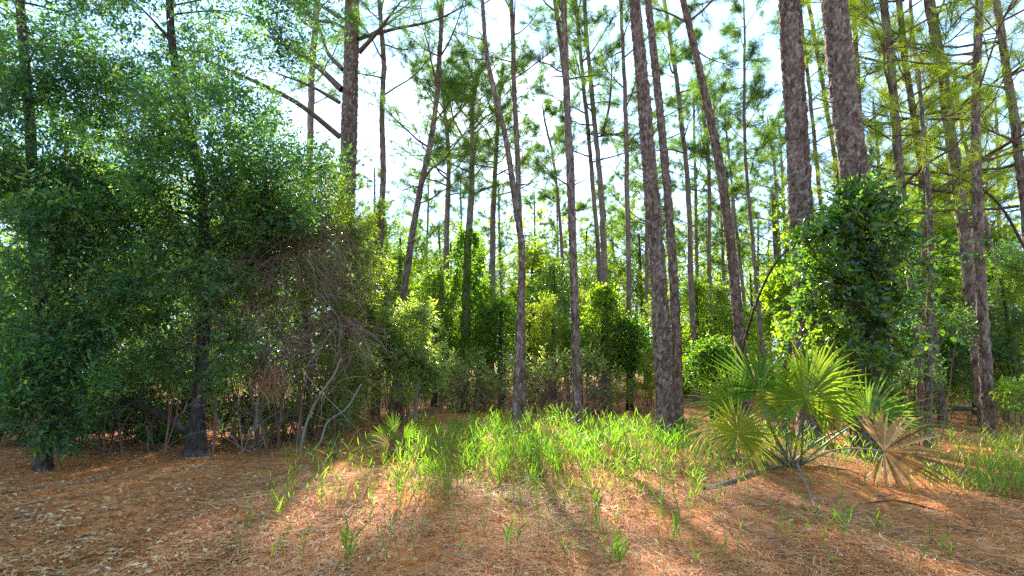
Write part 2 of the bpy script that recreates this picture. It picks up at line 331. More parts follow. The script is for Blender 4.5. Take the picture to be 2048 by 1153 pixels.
def trunk_mesh(buf, P, rad, sides, seed, depth, cw, ch, near):
    K = len(P); T = norm(np.gradient(P, axis=0)); ref = np.array([1.0, .1, 0]); A = norm(ref - (T @ ref)[:, None] * T); B = np.cross(T, A)
    th = np.arange(sides) * 2 * pi / sides
    s = np.concatenate([[0], np.cumsum(np.linalg.norm(np.diff(P, axis=0), axis=1))])
    TH, S = np.meshgrid(th, s)
    h, val = plates(TH, S, rad[0], seed, cw, ch)
    rng = R(seed + 7)
    lump = .04 * np.sin(3 * TH + S * 1.3 + seed) + .03 * np.sin(2 * TH - S * 2.1)
    flare = 1 + .35 * np.exp(-S / .22) * (1 + .3 * np.sin(5 * TH + seed))
    rr = rad[:, None] * (1 + lump) * flare + (depth * (h * (.5 + .8 * val) - .5) + rng.normal(size=S.shape) * depth * .12) * np.minimum(1, rad[:, None] / rad[0] + .2)
    V = P[:, None] + rr[:, :, None] * (np.cos(TH)[..., None] * A[:, None] + np.sin(TH)[..., None] * B[:, None])
    i = np.arange(K - 1)[:, None] * sides; j = np.arange(sides)[None]; jn = (j + 1) % sides
    q = np.stack([i + j, i + jn, i + sides + jn, i + sides + j], -1).reshape(-1, 4)
    buf.add(V.reshape(-1, 3), q, None, np.clip(.5 + (val - .5) * .62 + rng.normal(size=S.shape) * .10, 0, 1).ravel())
def tufts(buf, rng, pos, axis, K, L, w, mat, tc=.5, ts=.2, droop=.15):
    N = len(pos); d = norm(axis[:, None] * .55 + rng.normal(size=(N, K, 3)) * .62 - np.array([0, 0, droop]))
    p = pos[:, None] + rng.normal(size=(N, K, 3)) * .02
    s = norm(np.cross(d, rng.normal(size=(N, K, 3)))); l = L * rng.uniform(.7, 1.15, (N, K, 1))
    V = np.stack([p - s * w / 2, p + s * w / 2, p + d * l], 2)
    tn = np.clip(tc + rng.normal(size=(N, 1)) * ts + rng.normal(size=(N, K)) * .06, 0, 1)
    buf.add(V.reshape(-1, 3), None, np.arange(N * K * 3).reshape(-1, 3), np.repeat(tn.ravel(), 3), mat)
def crown(buf, rng, P, rad, z0, z1, nb, L, D, tk=14, nl=.24, twigs_=6, per=5, tc=.5, elev=(.1, .7), cone=.5, needle=1):
    """whorled boughs between heights z0 and z1 on the stem P, each with side twigs ending in needle tufts"""
    zz = P[:, 2]; allp, alla = [], []; w = max(.007, .00055 * D)
    for i in range(nb):
        f = (i + rng.random()) / nb; z = z0 + (z1 - z0) * f; k = int(np.clip(np.searchsorted(zz, z), 1, len(P) - 2)); o = P[k]
        az = i * 2.4 + rng.normal() * .5; el = rng.uniform(*elev) + f * .35; ln = L * (1 - cone * f) * rng.uniform(.6, 1.2)
        d = np.array([cos(az) * cos(el), sin(az) * cos(el), sin(el)]); t = np.linspace(0, 1, 6)[:, None]
        Q = o + d * ln * t + np.array([0, 0, 1]) * (t ** 2) * ln * rng.uniform(-.15, .25) + np.cumsum(rng.normal(size=(6, 3)), 0) * ln * .025
        r0 = min(rad[k] * .5, .010 + .013 * ln)
        tube(buf, Q, np.linspace(r0, max(.006, .0003 * D), 6), 4, .4, 0, cap=False)
        hi = z > 3.2 + .8 * D; m = 4 if hi else twigs_; pr = 3 if hi else per; tt = rng.uniform(.35, 1.0, m); tt[0] = 1; idx = tt * 5; a = np.minimum(idx.astype(int), 4); S = Q[a] + (Q[a + 1] - Q[a]) * (idx - a)[:, None]
        td = norm(norm(Q[-1] - Q[0]) * .7 + rng.normal(size=(m, 3)) * .55 + np.array([0, 0, .15])); tl = ln * rng.uniform(.22, .5, m)
        E = S + td * tl[:, None]
        tubes(buf, np.stack([S, (S + E) / 2 + rng.normal(size=(m, 3)) * .03, E], 1), np.array([[.012, .009, .006]]) * max(1, D / 16), 3, .4, 0)
        u = rng.uniform(.25, 1.05, (m, pr, 1)); pp = S[:, None] + td[:, None] * (tl[:, None, None] * u) + rng.normal(size=(m, pr, 3)) * .05
        allp.append(pp.reshape(-1, 3)); alla.append(np.repeat(td, pr, 0))
    if allp: tufts(buf, rng, np.concatenate(allp), norm(np.concatenate(alla)), tk, nl, w, needle, tc)
def dead_stubs(buf, rng, P, rad, z0, z1, n, L):
    zz = P[:, 2]
    for i in range(n):
        z = rng.uniform(z0, z1); k = int(np.clip(np.searchsorted(zz, z), 1, len(P) - 2)); az = rng.uniform(0, 2 * pi); el = rng.uniform(-.3, .5)
        d = np.array([cos(az) * cos(el), sin(az) * cos(el), sin(el)]); ln = L * rng.uniform(.2, 1)
        Q = limb_path(P[k], P[k] + d * ln, rng, 5, rng.uniform(-.1, .1)); tube(buf, Q, np.linspace(min(.02, rad[k] * .4), .004, 5), 4, .4, 0, cap=False)

def pine(seed, pts, D, w0, w1, H, label, cr=None, near=False, needle=None, stubs=4, limbs=(), name='pine_tree', group='pines of the stand', vine=None):
    """pts: photo pixels up the stem, base first; w0/w1: stem width in pixels at the first and last of them"""
    rng = R(seed); Q = [at(x, y, D) for x, y in pts]
    g = float(gh(Q[0][0], D))
    if Q[0][2] > g + .05:                       # root hidden behind the undergrowth: carry the stem down to the soil
        d = (Q[0] - Q[1]) / (Q[0] - Q[1])[2]; Q.insert(0, Q[0] + d * (g - Q[0][2]) * np.array([.5, 0, 1.0])); 
    base = Q[0].copy(); base[2] = g; Q[0] = base - np.array([0, 0, .12])
    ztop = Q[-1][2]
    if H > ztop + .3: d = (Q[-1] - Q[-2]); d = d / d[2]; d[:2] *= .8; Q.append(Q[-1] + d * (H - ztop))
    r0 = w0 * D / F / 2; r1 = w1 * D / F / 2
    n = int((H if near else max(H, 8)) / (.034 if near else .10)); P = smooth_path(Q, n, 2.2 + .8 * D); n = len(P); hz = P[:, 2]
    rad = np.interp(hz, [0, ztop, max(H, ztop + .4)], [r0, r1, max(.02, r1 * .15)])
    if not near: P[1:, :2] += (np.cumsum(rng.normal(size=(n - 1, 2)), 0) * .004)
    t = thing(name, label, 'pine tree' if name == 'pine_tree' else 'tree', base, group)
    b = Buf(); sides = (50 if r0 > .15 else 32) if near else 14
    trunk_mesh(b, P, rad, sides, seed, (.036 if near else .016) * min(1.2, r0 / .16 + .2), .062 if near else .06, .13, near)
    b.build('trunk', M_pine if D < 16 else M_pinefar, t, True)
    c = Buf(); nm = needle or M_needle
    if stubs: dead_stubs(c, rng, P, rad, 2.0, min(H, 9), stubs, 1.0)
    if near: dead_stubs(c, rng, P, rad, 2.5, 9, 7, .35)
    if cr:
        for (z0, z1, nb, L, kw) in cr: crown(c, rng, P, rad, z0, z1, nb, L, D, **kw)
    if c.n: c.build('crown', [M_pine, nm], t)
    for lp, lr in limbs:
        lb = Buf(); LP = smooth_path([at(x, y, D + dd) for x, y, dd in lp], 16)
        tube(lb, LP, np.linspace(lr, lr * .3, 16), 7, .35); ends = LP[rng.integers(6, 16, 14)]
        lb.build('limb', M_pine, t, True)
        tb = Buf(); dirs = norm(norm(LP[-1] - LP[0]) * .5 + rng.normal(size=(14, 3)) * .6); tl = rng.uniform(.5, 1.4, 14)[:, None]
        tubes(tb, np.stack([ends, ends + dirs * tl * .5 + rng.normal(size=(14, 3)) * .06, ends + dirs * tl], 1), np.array([[.014, .011, .007]]), 3, .4, 0)
        pp = (ends[:, None] + dirs[:, None] * tl[:, None] * rng.uniform(.4, 1.05, (14, 6, 1)) + rng.normal(size=(14, 6, 3)) * .07).reshape(-1, 3)
        tufts(tb, rng, pp, np.repeat(dirs, 6, 0), 13, .22, .008, 1)
        tb.build('needles', [M_pine, nm], t)
    if vine: 
        z0, z1, rv, nn, L, mat = vine; v = Buf(); k = rng.integers(0, len(P), nn * 3); k = k[(P[k, 2] > z0) & (P[k, 2] < z1)][:nn]
        az = rng.uniform(0, 2 * pi, len(k)); o = np.stack([np.cos(az), np.sin(az), np.zeros(len(k))], 1)
        f = (P[k, 2] - z0) / (z1 - z0); spread = rv * (.35 + .65 * rng.random(len(k))) * (1.15 - .9 * f) * (1 + .35 * np.sin(P[k, 2] * 3.1 + seed) + .25 * np.sin(az * 2 + P[k, 2] * 5))
        pos = P[k] + o * (rad[k] + spread)[:, None]
        sprays(v, rng, pos, norm(o * .5 + rng.normal(size=o.shape) * .5 + np.array([0, 0, -.35])), 6, .26, L, .75, .5, .25, 0, 1, False)
        v.build('vine_foliage', [mat, M_brown], t)
    return t, P, rad

PS = []
dense = dict(tk=15, nl=.30, twigs_=9, per=8)
# the near stems
pine(11, [(1333, 872), (1311, 480), (1290, 230), (1269, 0)], 10.3, 33, 21, 21, 'thick reddish-barked pine in the middle of the clearing, the wider of the close pair', [(11, 20.5, 16, 2.6, dense)], True)
pine(12, [(1359, 858), (1347, 560), (1336, 400), (1312, 150), (1296, 0)], 11.2, 18, 13, 19, 'slimmer pine standing right behind the thick reddish clearing pine, the narrower of the pair', [(10.5, 18.5, 14, 2.2, dense)], True)
pine(13, [(1029, 868), (1040, 640), (1044, 500), (1030, 400), (1010, 270), (977, 130), (964, 0)], 10.6, 15, 7, 15, 'slender curved pine bending over to the left in front of the low shrubs', [(9.4, 14.5, 10, 1.8, dense)], True, stubs=6)
pine(14, [(1156, 868), (1150, 640), (1142, 400), (1136, 250), (1127, 0)], 10.4, 16, 11, 18, 'straight slim pine alone in the grass, just right of the curved pine', [(9.8, 17.5, 13, 2.0, dense)], True)
pine(15, [(1622, 884), (1608, 560), (1600, 400), (1590, 200), (1577, 0)], 9.4, 43, 37, 22, 'stout straight pine behind the palmetto, left of the vine-smothered trunk', [(12, 21, 15, 2.8, dense)], True)
PINE_V, PV, RV_ = pine(16, [(1742, 905), (1738, 700), (1726, 480), (1706, 330), (1690, 200), (1668, 0)], 8.8, 55, 44, 23, 'thickest pine with flaky plated bark rising out of the dark vine mass', [(13, 22, 15, 3.0, dense)], True)
pine(17, [(1981, 888), (1970, 700), (1960, 550), (1952, 250), (1958, 0)], 9.3, 18, 12, 16, 'slim pale-edged pine near the right edge with its foot in yellow grass', [(5.2, 15.5, 18, 2.2, dict(tk=15, nl=.28, twigs_=6, per=5, tc=.6))], True, M_needleR)
pine(18, [(1854, 900), (1857, 700), (1862, 480), (1850, 300)], 8.8, 13, 7, 7.0, 'thin pale-barked young pine between the vine mass and the pale-edged pine', [(3.6, 6.8, 9, 1.3, dict(tk=14, nl=.25, twigs_=5, per=4, tc=.6))], True, M_needleR)
# the tall pine with bare limbs, left of centre
pine(19, [(692, 640), (690, 470), (697, 330), (700, 200), (705, 0)], 13.5, 35, 27, 22, 'tall dark pine with long bare limbs reaching out to the left', [(10.5, 21, 18, 3.6, dense)], True, None, 2,
     [([(681, 275, 0), (600, 210, -.4), (480, 150, -.8), (350, 95, -1.2)], .085), ([(684, 180, 0), (630, 130, .3), (575, 95, .6), (530, 70, .8)], .10), ([(680, 206, 0), (620, 172, -.2), (556, 148, -.5)], .06),
      ([(686, 140, 0), (655, 105, .3), (640, 60, .6), (600, 10, .9)], .07), ([(718, 105, 0), (750, 70, -.3), (800, 5, -.8)], .075), ([(718, 78, 0), (790, 58, .3), (860, 44, .6), (940, 8, 1.)], .06), ([(685, 40, 0), (640, 10, .3), (560, -40, .6)], .07)])
# middle distance
pine(20, [(762, 495), (769, 330), (768, 250), (773, 120), (765, 0)], 14.5, 14, 9, 15, 'thin dark crooked pine immediately right of the tall limbed pine', [(9.5, 14.5, 9, 2.0, dense)])
pine(21, [(815, 535), (838, 400), (862, 290), (880, 150), (889, 0)], 15, 15, 9, 15, 'pine slanting to the right between the dark crooked pine and the sun', [(6.0, 14.5, 16, 2.3, dense)])
pine(22, [(892, 530), (894, 420), (897, 300), (888, 200), (884, 140)], 20, 15, 6, 14.2, 'pine with a rounded top under the sun, leftmost of three in a row', [(8.2, 14, 22, 2.9, dense)], stubs=8)
pine(23, [(930, 690), (938, 470), (945, 330), (946, 230), (955, 150)], 18, 22, 6, 12.6, 'vine-clothed pine below the sun, middle one of three in a row', [(7.6, 12.4, 22, 2.8, dense)], vine=(.3, 6.4, .75, 1400, .11, M_vine))
pine(24, [(984, 600), (990, 420), (996, 300), (1003, 200), (1010, 130)], 21, 16, 6, 14.6, 'pine with a spreading flat top, rightmost of three below the sun', [(8.6, 14.4, 22, 3.0, dense)], stubs=7)
pine(25, [(1042, 560), (1038, 400), (1030, 200), (1023, 0)], 14, 12, 9, 17, 'straight thin pine rising behind the curved pine', [(9.5, 16.5, 12, 2.2, dense)])
pine(26, [(1146, 560), (1138, 300), (1124, 150), (1109, 0)], 13, 10, 9, 17, 'thin pine half hidden behind the straight slim pine in the grass', [(8.8, 16.5, 12, 2.3, dense)])
pine(27, [(1126, 540), (1118, 420), (1105, 310), (1090, 242)], 22, 8, 4, 13.5, 'spindly young pine bowed to the left, behind the straight slim pine', [(8, 13.2, 12, 1.7, dense)])
pine(28, [(1197, 540), (1184, 330), (1164, 130), (1152, 0)], 17, 10, 7, 19, 'left stem of two leaning slim pines that nearly touch, right of the clearing centre', [(8, 18.5, 20, 2.5, dense)])
pine(29, [(1211, 620), (1202, 400), (1182, 170), (1166, 0)], 16.5, 13, 8, 19, 'forked slim pine, right stem of two leaning pines that nearly touch', [(9, 18.5, 18, 2.5, dense)], limbs=[([(1204, 272, 0), (1217, 220, .1), (1224, 130, .2)], .06)])
pine(30, [(1256, 640), (1255, 420), (1251, 200), (1243, 0)], 16, 11, 7, 18, 'straight thin pine left of the thick reddish clearing pine', [(8.5, 17.5, 16, 2.2, dense)], stubs=8)
pine(31, [(1383, 620), (1370, 330), (1352, 170), (1326, 0)], 18, 11, 8, 20, 'slim pine rising from behind the close pair in the clearing', [(8.5, 19.5, 20, 2.4, dense)])
pine(32, [(1483, 720), (1460, 480), (1440, 340), (1406, 170), (1366, 0)], 12.5, 20, 12, 19, 'medium pine leaning strongly to the left behind the palmetto', [(9.5, 18.5, 15, 2.4, dense)], True)
pine(33, [(1424, 700), (1418, 500), (1416, 330), (1400, 200)], 19, 9, 6, 15, 'slim dark pine just left of the strongly leaning pine', [(7.5, 14.5, 16, 2.0, dense)], stubs=7)
pine(34, [(1523, 690), (1504, 480), (1490, 300), (1488, 100)], 17, 8, 5, 15, 'spindly pine between the strongly leaning pine and the broken snag', [(7, 14.5, 16, 2.0, dense)])
pine(35, [(1642, 430), (1622, 240), (1603, 60)], 15, 9, 6, 16, 'thin pine seen just right of the stout pine, slanting to the left', [(8, 15.5, 12, 2.0, dense)])
pine(36, [(1680, 420), (1650, 220), (1612, 0)], 16, 10, 7, 18, 'thin strongly slanting pine between the stout pine and the thickest pine', [(9.5, 17.5, 12, 2.2, dense)])
pine(37, [(1726, 420), (1718, 200), (1708, 0)], 14, 13, 9, 17, 'slim pine peeping out along the right side of the thickest pine', [(5, 16.5, 20, 2.4, dict(tk=16, nl=.30, twigs_=9, per=8, tc=.6))], needle=M_needleR)
pine(38, [(1812, 460), (1793, 220), (1771, 0)], 12, 17, 14, 18, 'medium pine right of the vine mass, first of three slanting in step', [(4.6, 17.5, 28, 2.6, dict(tk=16, nl=.30, twigs_=9, per=8, tc=.6))], needle=M_needleR)
pine(39, [(1856, 520), (1846, 350), (1822, 170), (1799, 0)], 12.6, 15, 11, 18, 'slim pine, second of three slanting in step right of the vine mass', [(4.6, 17.5, 28, 2.6, dict(tk=16, nl=.30, twigs_=9, per=8, tc=.65))], needle=M_needleR)
pine(40, [(1947, 640), (1922, 420), (1889, 150), (1868, 0)], 11.6, 22, 18, 20, 'thick grey pine, third of three slanting in step right of the vine mass', [(4.6, 19.5, 30, 2.9, dict(tk=16, nl=.30, twigs_=9, per=8, tc=.65))], needle=M_needleR)
pine(41, [(2052, 420), (2024, 190), (1989, 0)], 10.5, 18, 13, 18, 'slanting pine cut off by the right edge of the view', [(4.0, 17.5, 28, 2.6, dict(tk=16, nl=.30, twigs_=9, per=8, tc=.65))], needle=M_needleR)
pine(42, [(620, 320), (626, 140), (636, 0)], 18, 15, 12, 20, 'straight pine behind the long bare limbs, left of the tall dark pine', [(11, 19.5, 18, 2.6, dense)])
pine(43, [(1850, 560), (1850, 300), (1828, 60)], 14.5, 10, 7, 16, 'thin dark pine tucked behind the second of three slanting pines', [(6, 15.5, 16, 2.2, dict(tk=15, nl=.28, twigs_=6, per=5, tc=.6))], needle=M_needleR)
far = dict(tk=14, nl=.32, twigs_=7, per=6)
FAR = [(1290, 430, 1288, 26, 15), (1395, 520, 1392, 27, 17), (1446, 430, 1435, 30, 16), (1558, 420, 1540, 26, 15), (1590, 430, 1600, 30, 17), (1505, 520, 1490, 24, 14), (1760, 420, 1745, 24, 15), (1900, 420, 1890, 22, 14), (2000, 430, 1990, 24, 15), (2040, 430, 2060, 20, 14), (1330, 420, 1322, 34, 16), (1215, 460, 1212, 36, 15), (1265, 480, 1262, 33, 15), (1165, 470, 1160, 40, 15), (1480, 470, 1475, 36, 17), (1840, 470, 1832, 30, 16), (1950, 470, 1930, 30, 17), (745, 470, 740, 33, 15), (845, 470, 850, 30, 13.5), (915, 470, 920, 37, 15.5), (1005, 470, 1000, 33, 14), (1075, 470, 1080, 38, 15), (660, 470, 655, 30, 15), (1120, 470, 1118, 34, 13)]
FV = ([], [])
FL = ['far feathery pine showing between the thin pine and the thick reddish clearing pine', 'far feathery pine just left of the slim dark pine', 'far feathery pine just right of the slim dark pine', 'far feathery pine just left of the stout pine', 'far feathery pine just right of the stout pine', 'far feathery pine nearest the thin broken snag', 'far feathery pine low right of the thickest pine', 'far feathery pine between the second and third slanting pines', 'far feathery pine right of the pale-edged pine', 'far feathery pine cut by the right edge of the view', 'far feathery pine glimpsed inside the close pine pair', 'far feathery pine glimpsed beside the forked slim pine', 'far feathery pine just right of the straight thin pine, very small', 'smallest far feathery pine, right of the straight slim pine', "far feathery pine behind the top of the strongly leaning pine's foot", 'far feathery pine behind the thin pale-barked young pine', 'far feathery pine behind the thick grey slanting pine', 'far feathery pine between the tall dark pine and the crooked one', 'far feathery pine crossing behind the pine that slants right', 'far feathery pine left of the vine-clothed pine', 'far feathery pine behind the spreading flat-topped pine', 'far feathery pine right of the curved pine', 'far feathery pine left of the tall dark pine, half hidden by the evergreen', 'far feathery pine beside the bowed spindly pine']
for i, (x0, y0, x1, D, H) in enumerate(FAR):
    yt = HOR - (H - 1.5) / D * F * .97; kind = 0 if x0 < 1700 else 1
    if len(FV[kind]) >= (4 if kind == 0 else 3):
        v, H0, D0 = FV[kind][i % len(FV[kind])]; b0 = at(x0, HOR + EYE / D * F, D); b0[2] = float(gh(b0[0], D)); k = H / H0; copy_tree(v, b0, (k, k, k), FL[i], 1.7 * i); continue
    t, _, _ = pine(100 + i, [(x0, y0 + 60), ((x0 + x1) / 2, (y0 + yt) / 2), (x1, max(yt + 40, 20))], D, 9 * 24 / D, 5 * 24 / D, H, FL[i], [(H * .42, H * .98, 22, 2.4, dict(far, tc=.5 if x0 < 1700 else .65))], needle=M_needle if x0 < 1700 else M_needleR, stubs=0, group='far feathery pines'); FV[kind].append((t, H, D))


# ------------------------------------------------------------------ bushes, broadleaf trees, vines
def cloud(buf, rng, blobs, D, L, asp, n_leaf, tl, mat=0, twig=1, tc=.5, ts=.22, round_=False, down=0.0, tight=.32, hollow=.4):
    cents = []
    for (x, y, dd, rx, ry, rd, n, cl) in blobs:
        c = at(x, y, D + dd); s = (D + dd) / F
        p, d, cc = blob(rng, c, (rx * s, rd, ry * s), n, cl, tight, hollow)
        ok = p[:, 2] > gh(p[:, 0], p[:, 1]) + .03; p, d = p[ok], d[ok]
        sprays(buf, rng, p, d + np.array([0, 0, -down]), n_leaf, tl, L, asp, tc, ts, mat, twig, round_)
        cents.append(cc[cc[:, 2] > .1])
    return np.concatenate(cents)
def bush(seed, name, label, cat, bx, D, blobs, mat, L=.05, asp=.5, n_leaf=7, tl=.22, tc=.5, stems=14, stem_mat=None, twigs=0, group=None, round_=False, down=0., spread=.25, r0=.016, tight=.32, hollow=.4, tw_h=(.1, .6)):
    rng = R(seed); g0 = at(bx, HOR + EYE / D * F, D); g0[2] = float(gh(g0[0], D)); t = thing(name, label, cat, g0, group)
    f = Buf(); cc = cloud(f, rng, blobs, D, L, asp, n_leaf, tl, tc=tc, round_=round_, down=down, tight=tight, hollow=hollow)
    f.build('foliage', [mat, M_brown], t)
    s = Buf(); pick = cc[rng.permutation(len(cc))[:stems]]
    limbs_to(s, rng, lambda c: g0 + np.array([(c[0] - g0[0]) * rng.uniform(.1, .75) * (spread > 0), (c[1] - g0[1]) * .4, -.03]) + rng.normal(size=3) * np.array([spread, spread, 0]) * .4, pick, r0, 0, 4, .1)
    s.build('stems', stem_mat or M_brown, t, True)
    if twigs:
        k = Buf(); zmax = cc[:, 2].max(); st = cc[rng.integers(0, len(cc), twigs)] + rng.normal(size=(twigs, 3)) * .25
        st[:, 2] = rng.uniform(*tw_h, twigs) * zmax
        twig_tangle(k, rng, st, norm(rng.normal(size=(twigs, 3)) + np.array([0, 0, .4])), rng.uniform(.4, .9, twigs), .006, 3, 2, mat=0, K=4)
        tag(k.build('twigs', stem_mat or M_brown, t), kind='stuff')
    return t
def leafy_tree(seed, name, label, path, D, w0, w1, blobs, mat, bark, L=.06, asp=.45, n_leaf=8, tl=.38, tc=.5, limbs=(), group=None, sides=14, ts=.28, cat='tree', nlimb=26, tight=.32, hollow=.4):
    rng = R(seed); Q = [at(x, y, D) for x, y in path]; g = float(gh(Q[0][0], D)); base = Q[0].copy(); base[2] = g
    Q[0] = base - np.array([0, 0, .1]); t = thing(name, label, cat, base, group)
    n = int((Q[-1][2] - g) / .06) + 6; P = smooth_path(Q, n); rad = np.interp(np.arange(n) / n, [0, .05, .14, 1], [w0 * D / F / 2, w0 * .72 * D / F / 2, (w0 * .32 + w1 * .68) * D / F / 2, w1 * D / F / 2])
    b = Buf(); trunk_mesh(b, P, rad, sides, seed, .008, .05, .09, False); b.build('trunk', bark, t, True)
    for lp, lr in limbs:
        lb = Buf(); LP = smooth_path([at(x, y, D + dd) for x, y, dd in lp], 18); LP[1:-1] += rng.normal(size=(16, 3)) * .012
        tube(lb, LP, np.linspace(lr, lr * .35, 18), 8, .4); lb.build('limb', bark, t, True)
    f = Buf(); cc = cloud(f, rng, blobs, D, L, asp, n_leaf, tl, tc=tc, ts=ts, tight=tight, hollow=hollow)
    def start(c):
        k = int(np.clip(np.searchsorted(P[:, 2], c[2] - abs(c[0] - P[n // 2, 0]) * .5), n // 6, n - 2)); return P[k]
    limbs_to(f, rng, start, cc[rng.permutation(len(cc))[:nlimb]], .022, 1, 4, .1)
    f.build('crown', [mat, bark], t); return t

# --- left: the shady evergreens
leafy_tree(200, 'evergreen_oak', 'dark evergreen oak with a thick black foot and crooked grey stem in the shade',
    [(391, 906), (395, 830), (408, 640), (409, 480), (400, 350), (371, 240), (346, 100), (338, -120)], 8.3, 42, 13,
    [(330, 60, .3, 200, 120, 1.5, 945, 34), (480, 150, .6, 150, 110, 1.3, 572, 26), (240, 230, .2, 160, 110, 1.3, 630, 26), (440, 290, -.3, 150, 100, 1.2, 1011, 26), (560, 370, .9, 130, 110, 1.2, 927, 24), (410, 420, -.3, 130, 90, 1.0, 632, 16), (620, 60, 1., 90, 80, 1.0, 120, 10), (300, -120, 0, 300, 120, 2., 674, 24), (330, 360, -.5, 110, 70, .8, 496, 14), (500, 450, .2, 110, 80, .9, 560, 14), (390, 560, -.55, 90, 80, .6, 336, 12), (400, 690, -.5, 70, 70, .5, 208, 10), (190, 400, 0, 120, 80, 1., 496, 12), (560, 20, .5, 90, 60, 1., 252, 10)],
    M_oakleaf, M_oakbark, .085, .48, limbs=[([(380, 868, 0), (330, 832, -.1), (250, 806, -.2), (110, 802, -.4), (-20, 798, -.6)], .065), ([(405, 442, 0), (350, 420, -.1), (280, 395, -.3), (110, 340, -.6)], .035), ([(409, 432, 0), (450, 413, .1), (500, 420, .2)], .02), ([(404, 560, 0), (450, 470, .2), (560, 450, .4)], .022)], sides=22)
leafy_tree(201, 'evergreen_tree', 'evergreen with dense drooping dark leaves filling the left edge of the view',
    [(95, 870), (100, 760), (70, 500), (60, 250), (40, 0), (30, -150)], 7.6, 28, 16,
    [(60, 470, -.3, 130, 110, 1.1, 632, 20), (120, 620, -.3, 150, 100, 1.0, 716, 20), (40, 720, -.4, 130, 80, .9, 463, 14), (60, 280, 0, 150, 120, 1.2, 1096, 26), (90, 100, .2, 170, 120, 1.3, 1264, 28), (220, 560, .3, 110, 110, .9, 379, 14), (40, -60, .2, 200, 90, 1.4, 210, 14), (-120, 400, 0, 150, 300, 1.3, 294, 24), (70, 800, -.2, 110, 50, .7, 176, 9), (190, 720, .1, 110, 80, .8, 252, 12), (90, 845, -.5, 90, 30, .4, 200, 6), (250, 640, .2, 90, 90, .8, 240, 10), (130, 370, 0, 130, 70, 1., 416, 12), (200, 480, .1, 120, 80, .9, 416, 12)],
    M_oakleaf, M_oakbark, .095, .40, tc=.42, limbs=[([(88, 640, 0), (150, 560, -.2), (230, 540, -.4)], .02)], sides=16)
leafy_tree(202, 'evergreen_tree', 'sunlit small evergreen behind the crooked oak stem, showing yellow-green gaps',
    [(285, 830), (283, 640), (290, 420), (270, 260)], 13, 14, 7,
    [(300, 440, 0, 140, 90, 1.4, 1500, 20), (200, 560, .5, 140, 90, 1.4, 1300, 18), (330, 600, 1., 120, 80, 1.4, 900, 16), (120, 420, 1., 120, 90, 1.4, 900, 16), (420, 520, .8, 90, 110, 1.3, 900, 14)],
    M_broad, M_oakbark, .075, .5, tc=.6, sides=10)
leafy_tree(203, 'evergreen_tree', 'small dark-stemmed tree far behind the left-edge evergreen',
    [(130, 830), (133, 600), (128, 400), (135, 250)], 14, 13, 8,
    [(140, 330, 0, 130, 110, 1.5, 1100, 20), (60, 560, .5, 120, 110, 1.4, 900, 18), (-60, 420, 0, 150, 200, 1.5, 1000, 20)],
    M_oakleaf, M_oakbark, .075, .45, tc=.55, sides=10)
leafy_tree(204, 'evergreen_tree', 'rounded small-leaved evergreen leaning against the foot of the tall dark pine',
    [(615, 850), (618, 700), (600, 560), (590, 430)], 11.3, 16, 8,
    [(610, 410, 0, 95, 85, 1.1, 1125, 18), (660, 500, 0, 75, 90, 1.0, 975, 16), (560, 480, -.2, 90, 70, 1.0, 750, 14), (690, 600, .1, 60, 80, .9, 750, 14), (700, 700, 0, 50, 70, .8, 525, 10)],
    M_yaupon, M_oakbark, .075, .5, tc=.5, sides=10)

def thick(seed, label, bx, D, blobs, mat, **kw): return bush(seed, 'evergreen_bush', label, 'bush', bx, D, blobs, mat, group='evergreen bushes in the left shade', **kw)
thick(270, 'dim evergreen bush behind the left-edge evergreen, left of the oak', 150, 11.5, [(60, 640, 0, 120, 110, 1.1, 573, 16), (190, 640, .2, 110, 110, 1.1, 573, 16), (120, 770, 0, 150, 50, .9, 318, 12), (-80, 620, 0, 120, 150, 1.2, 510, 16)], M_oakleaf, L=.10, tc=.4, stems=18, twigs=120, spread=1.2, tw_h=(.05, .5))
thick(271, 'dim evergreen bush directly behind the oak stem', 340, 11.0, [(320, 610, 0, 110, 110, 1.0, 605, 16), (420, 560, .3, 90, 120, 1.0, 573, 16), (330, 740, 0, 120, 55, .9, 242, 12), (450, 690, .2, 80, 80, .9, 318, 12)], M_oakleaf, L=.09, tc=.42, stems=16, twigs=120, spread=1.2, tw_h=(.05, .8))
thick(272, 'tall evergreen bush behind the brown twiggy thicket', 540, 12.2, [(520, 480, 0, 100, 110, 1.1, 637, 18), (600, 560, .3, 100, 120, 1.1, 573, 18), (520, 640, 0, 100, 110, 1.0, 382, 14), (640, 700, 0, 90, 90, 1.0, 318, 12), (480, 380, .4, 80, 70, 1., 446, 12)], M_oakleaf, L=.09, tc=.5, stems=18, twigs=100, spread=1.2, tw_h=(.1, .8))
thick(273, 'leafy bush between the tall dark pine and the laurel bush', 730, 13.2, [(725, 560, 0, 55, 90, .9, 477, 16), (745, 650, 0, 50, 70, .8, 331, 12), (700, 700, 0, 60, 70, .8, 331, 12), (735, 450, .3, 45, 60, .8, 267, 10)], M_yaupon, L=.09, tc=.5, stems=14, twigs=120, spread=.7, tw_h=(.1, .8))
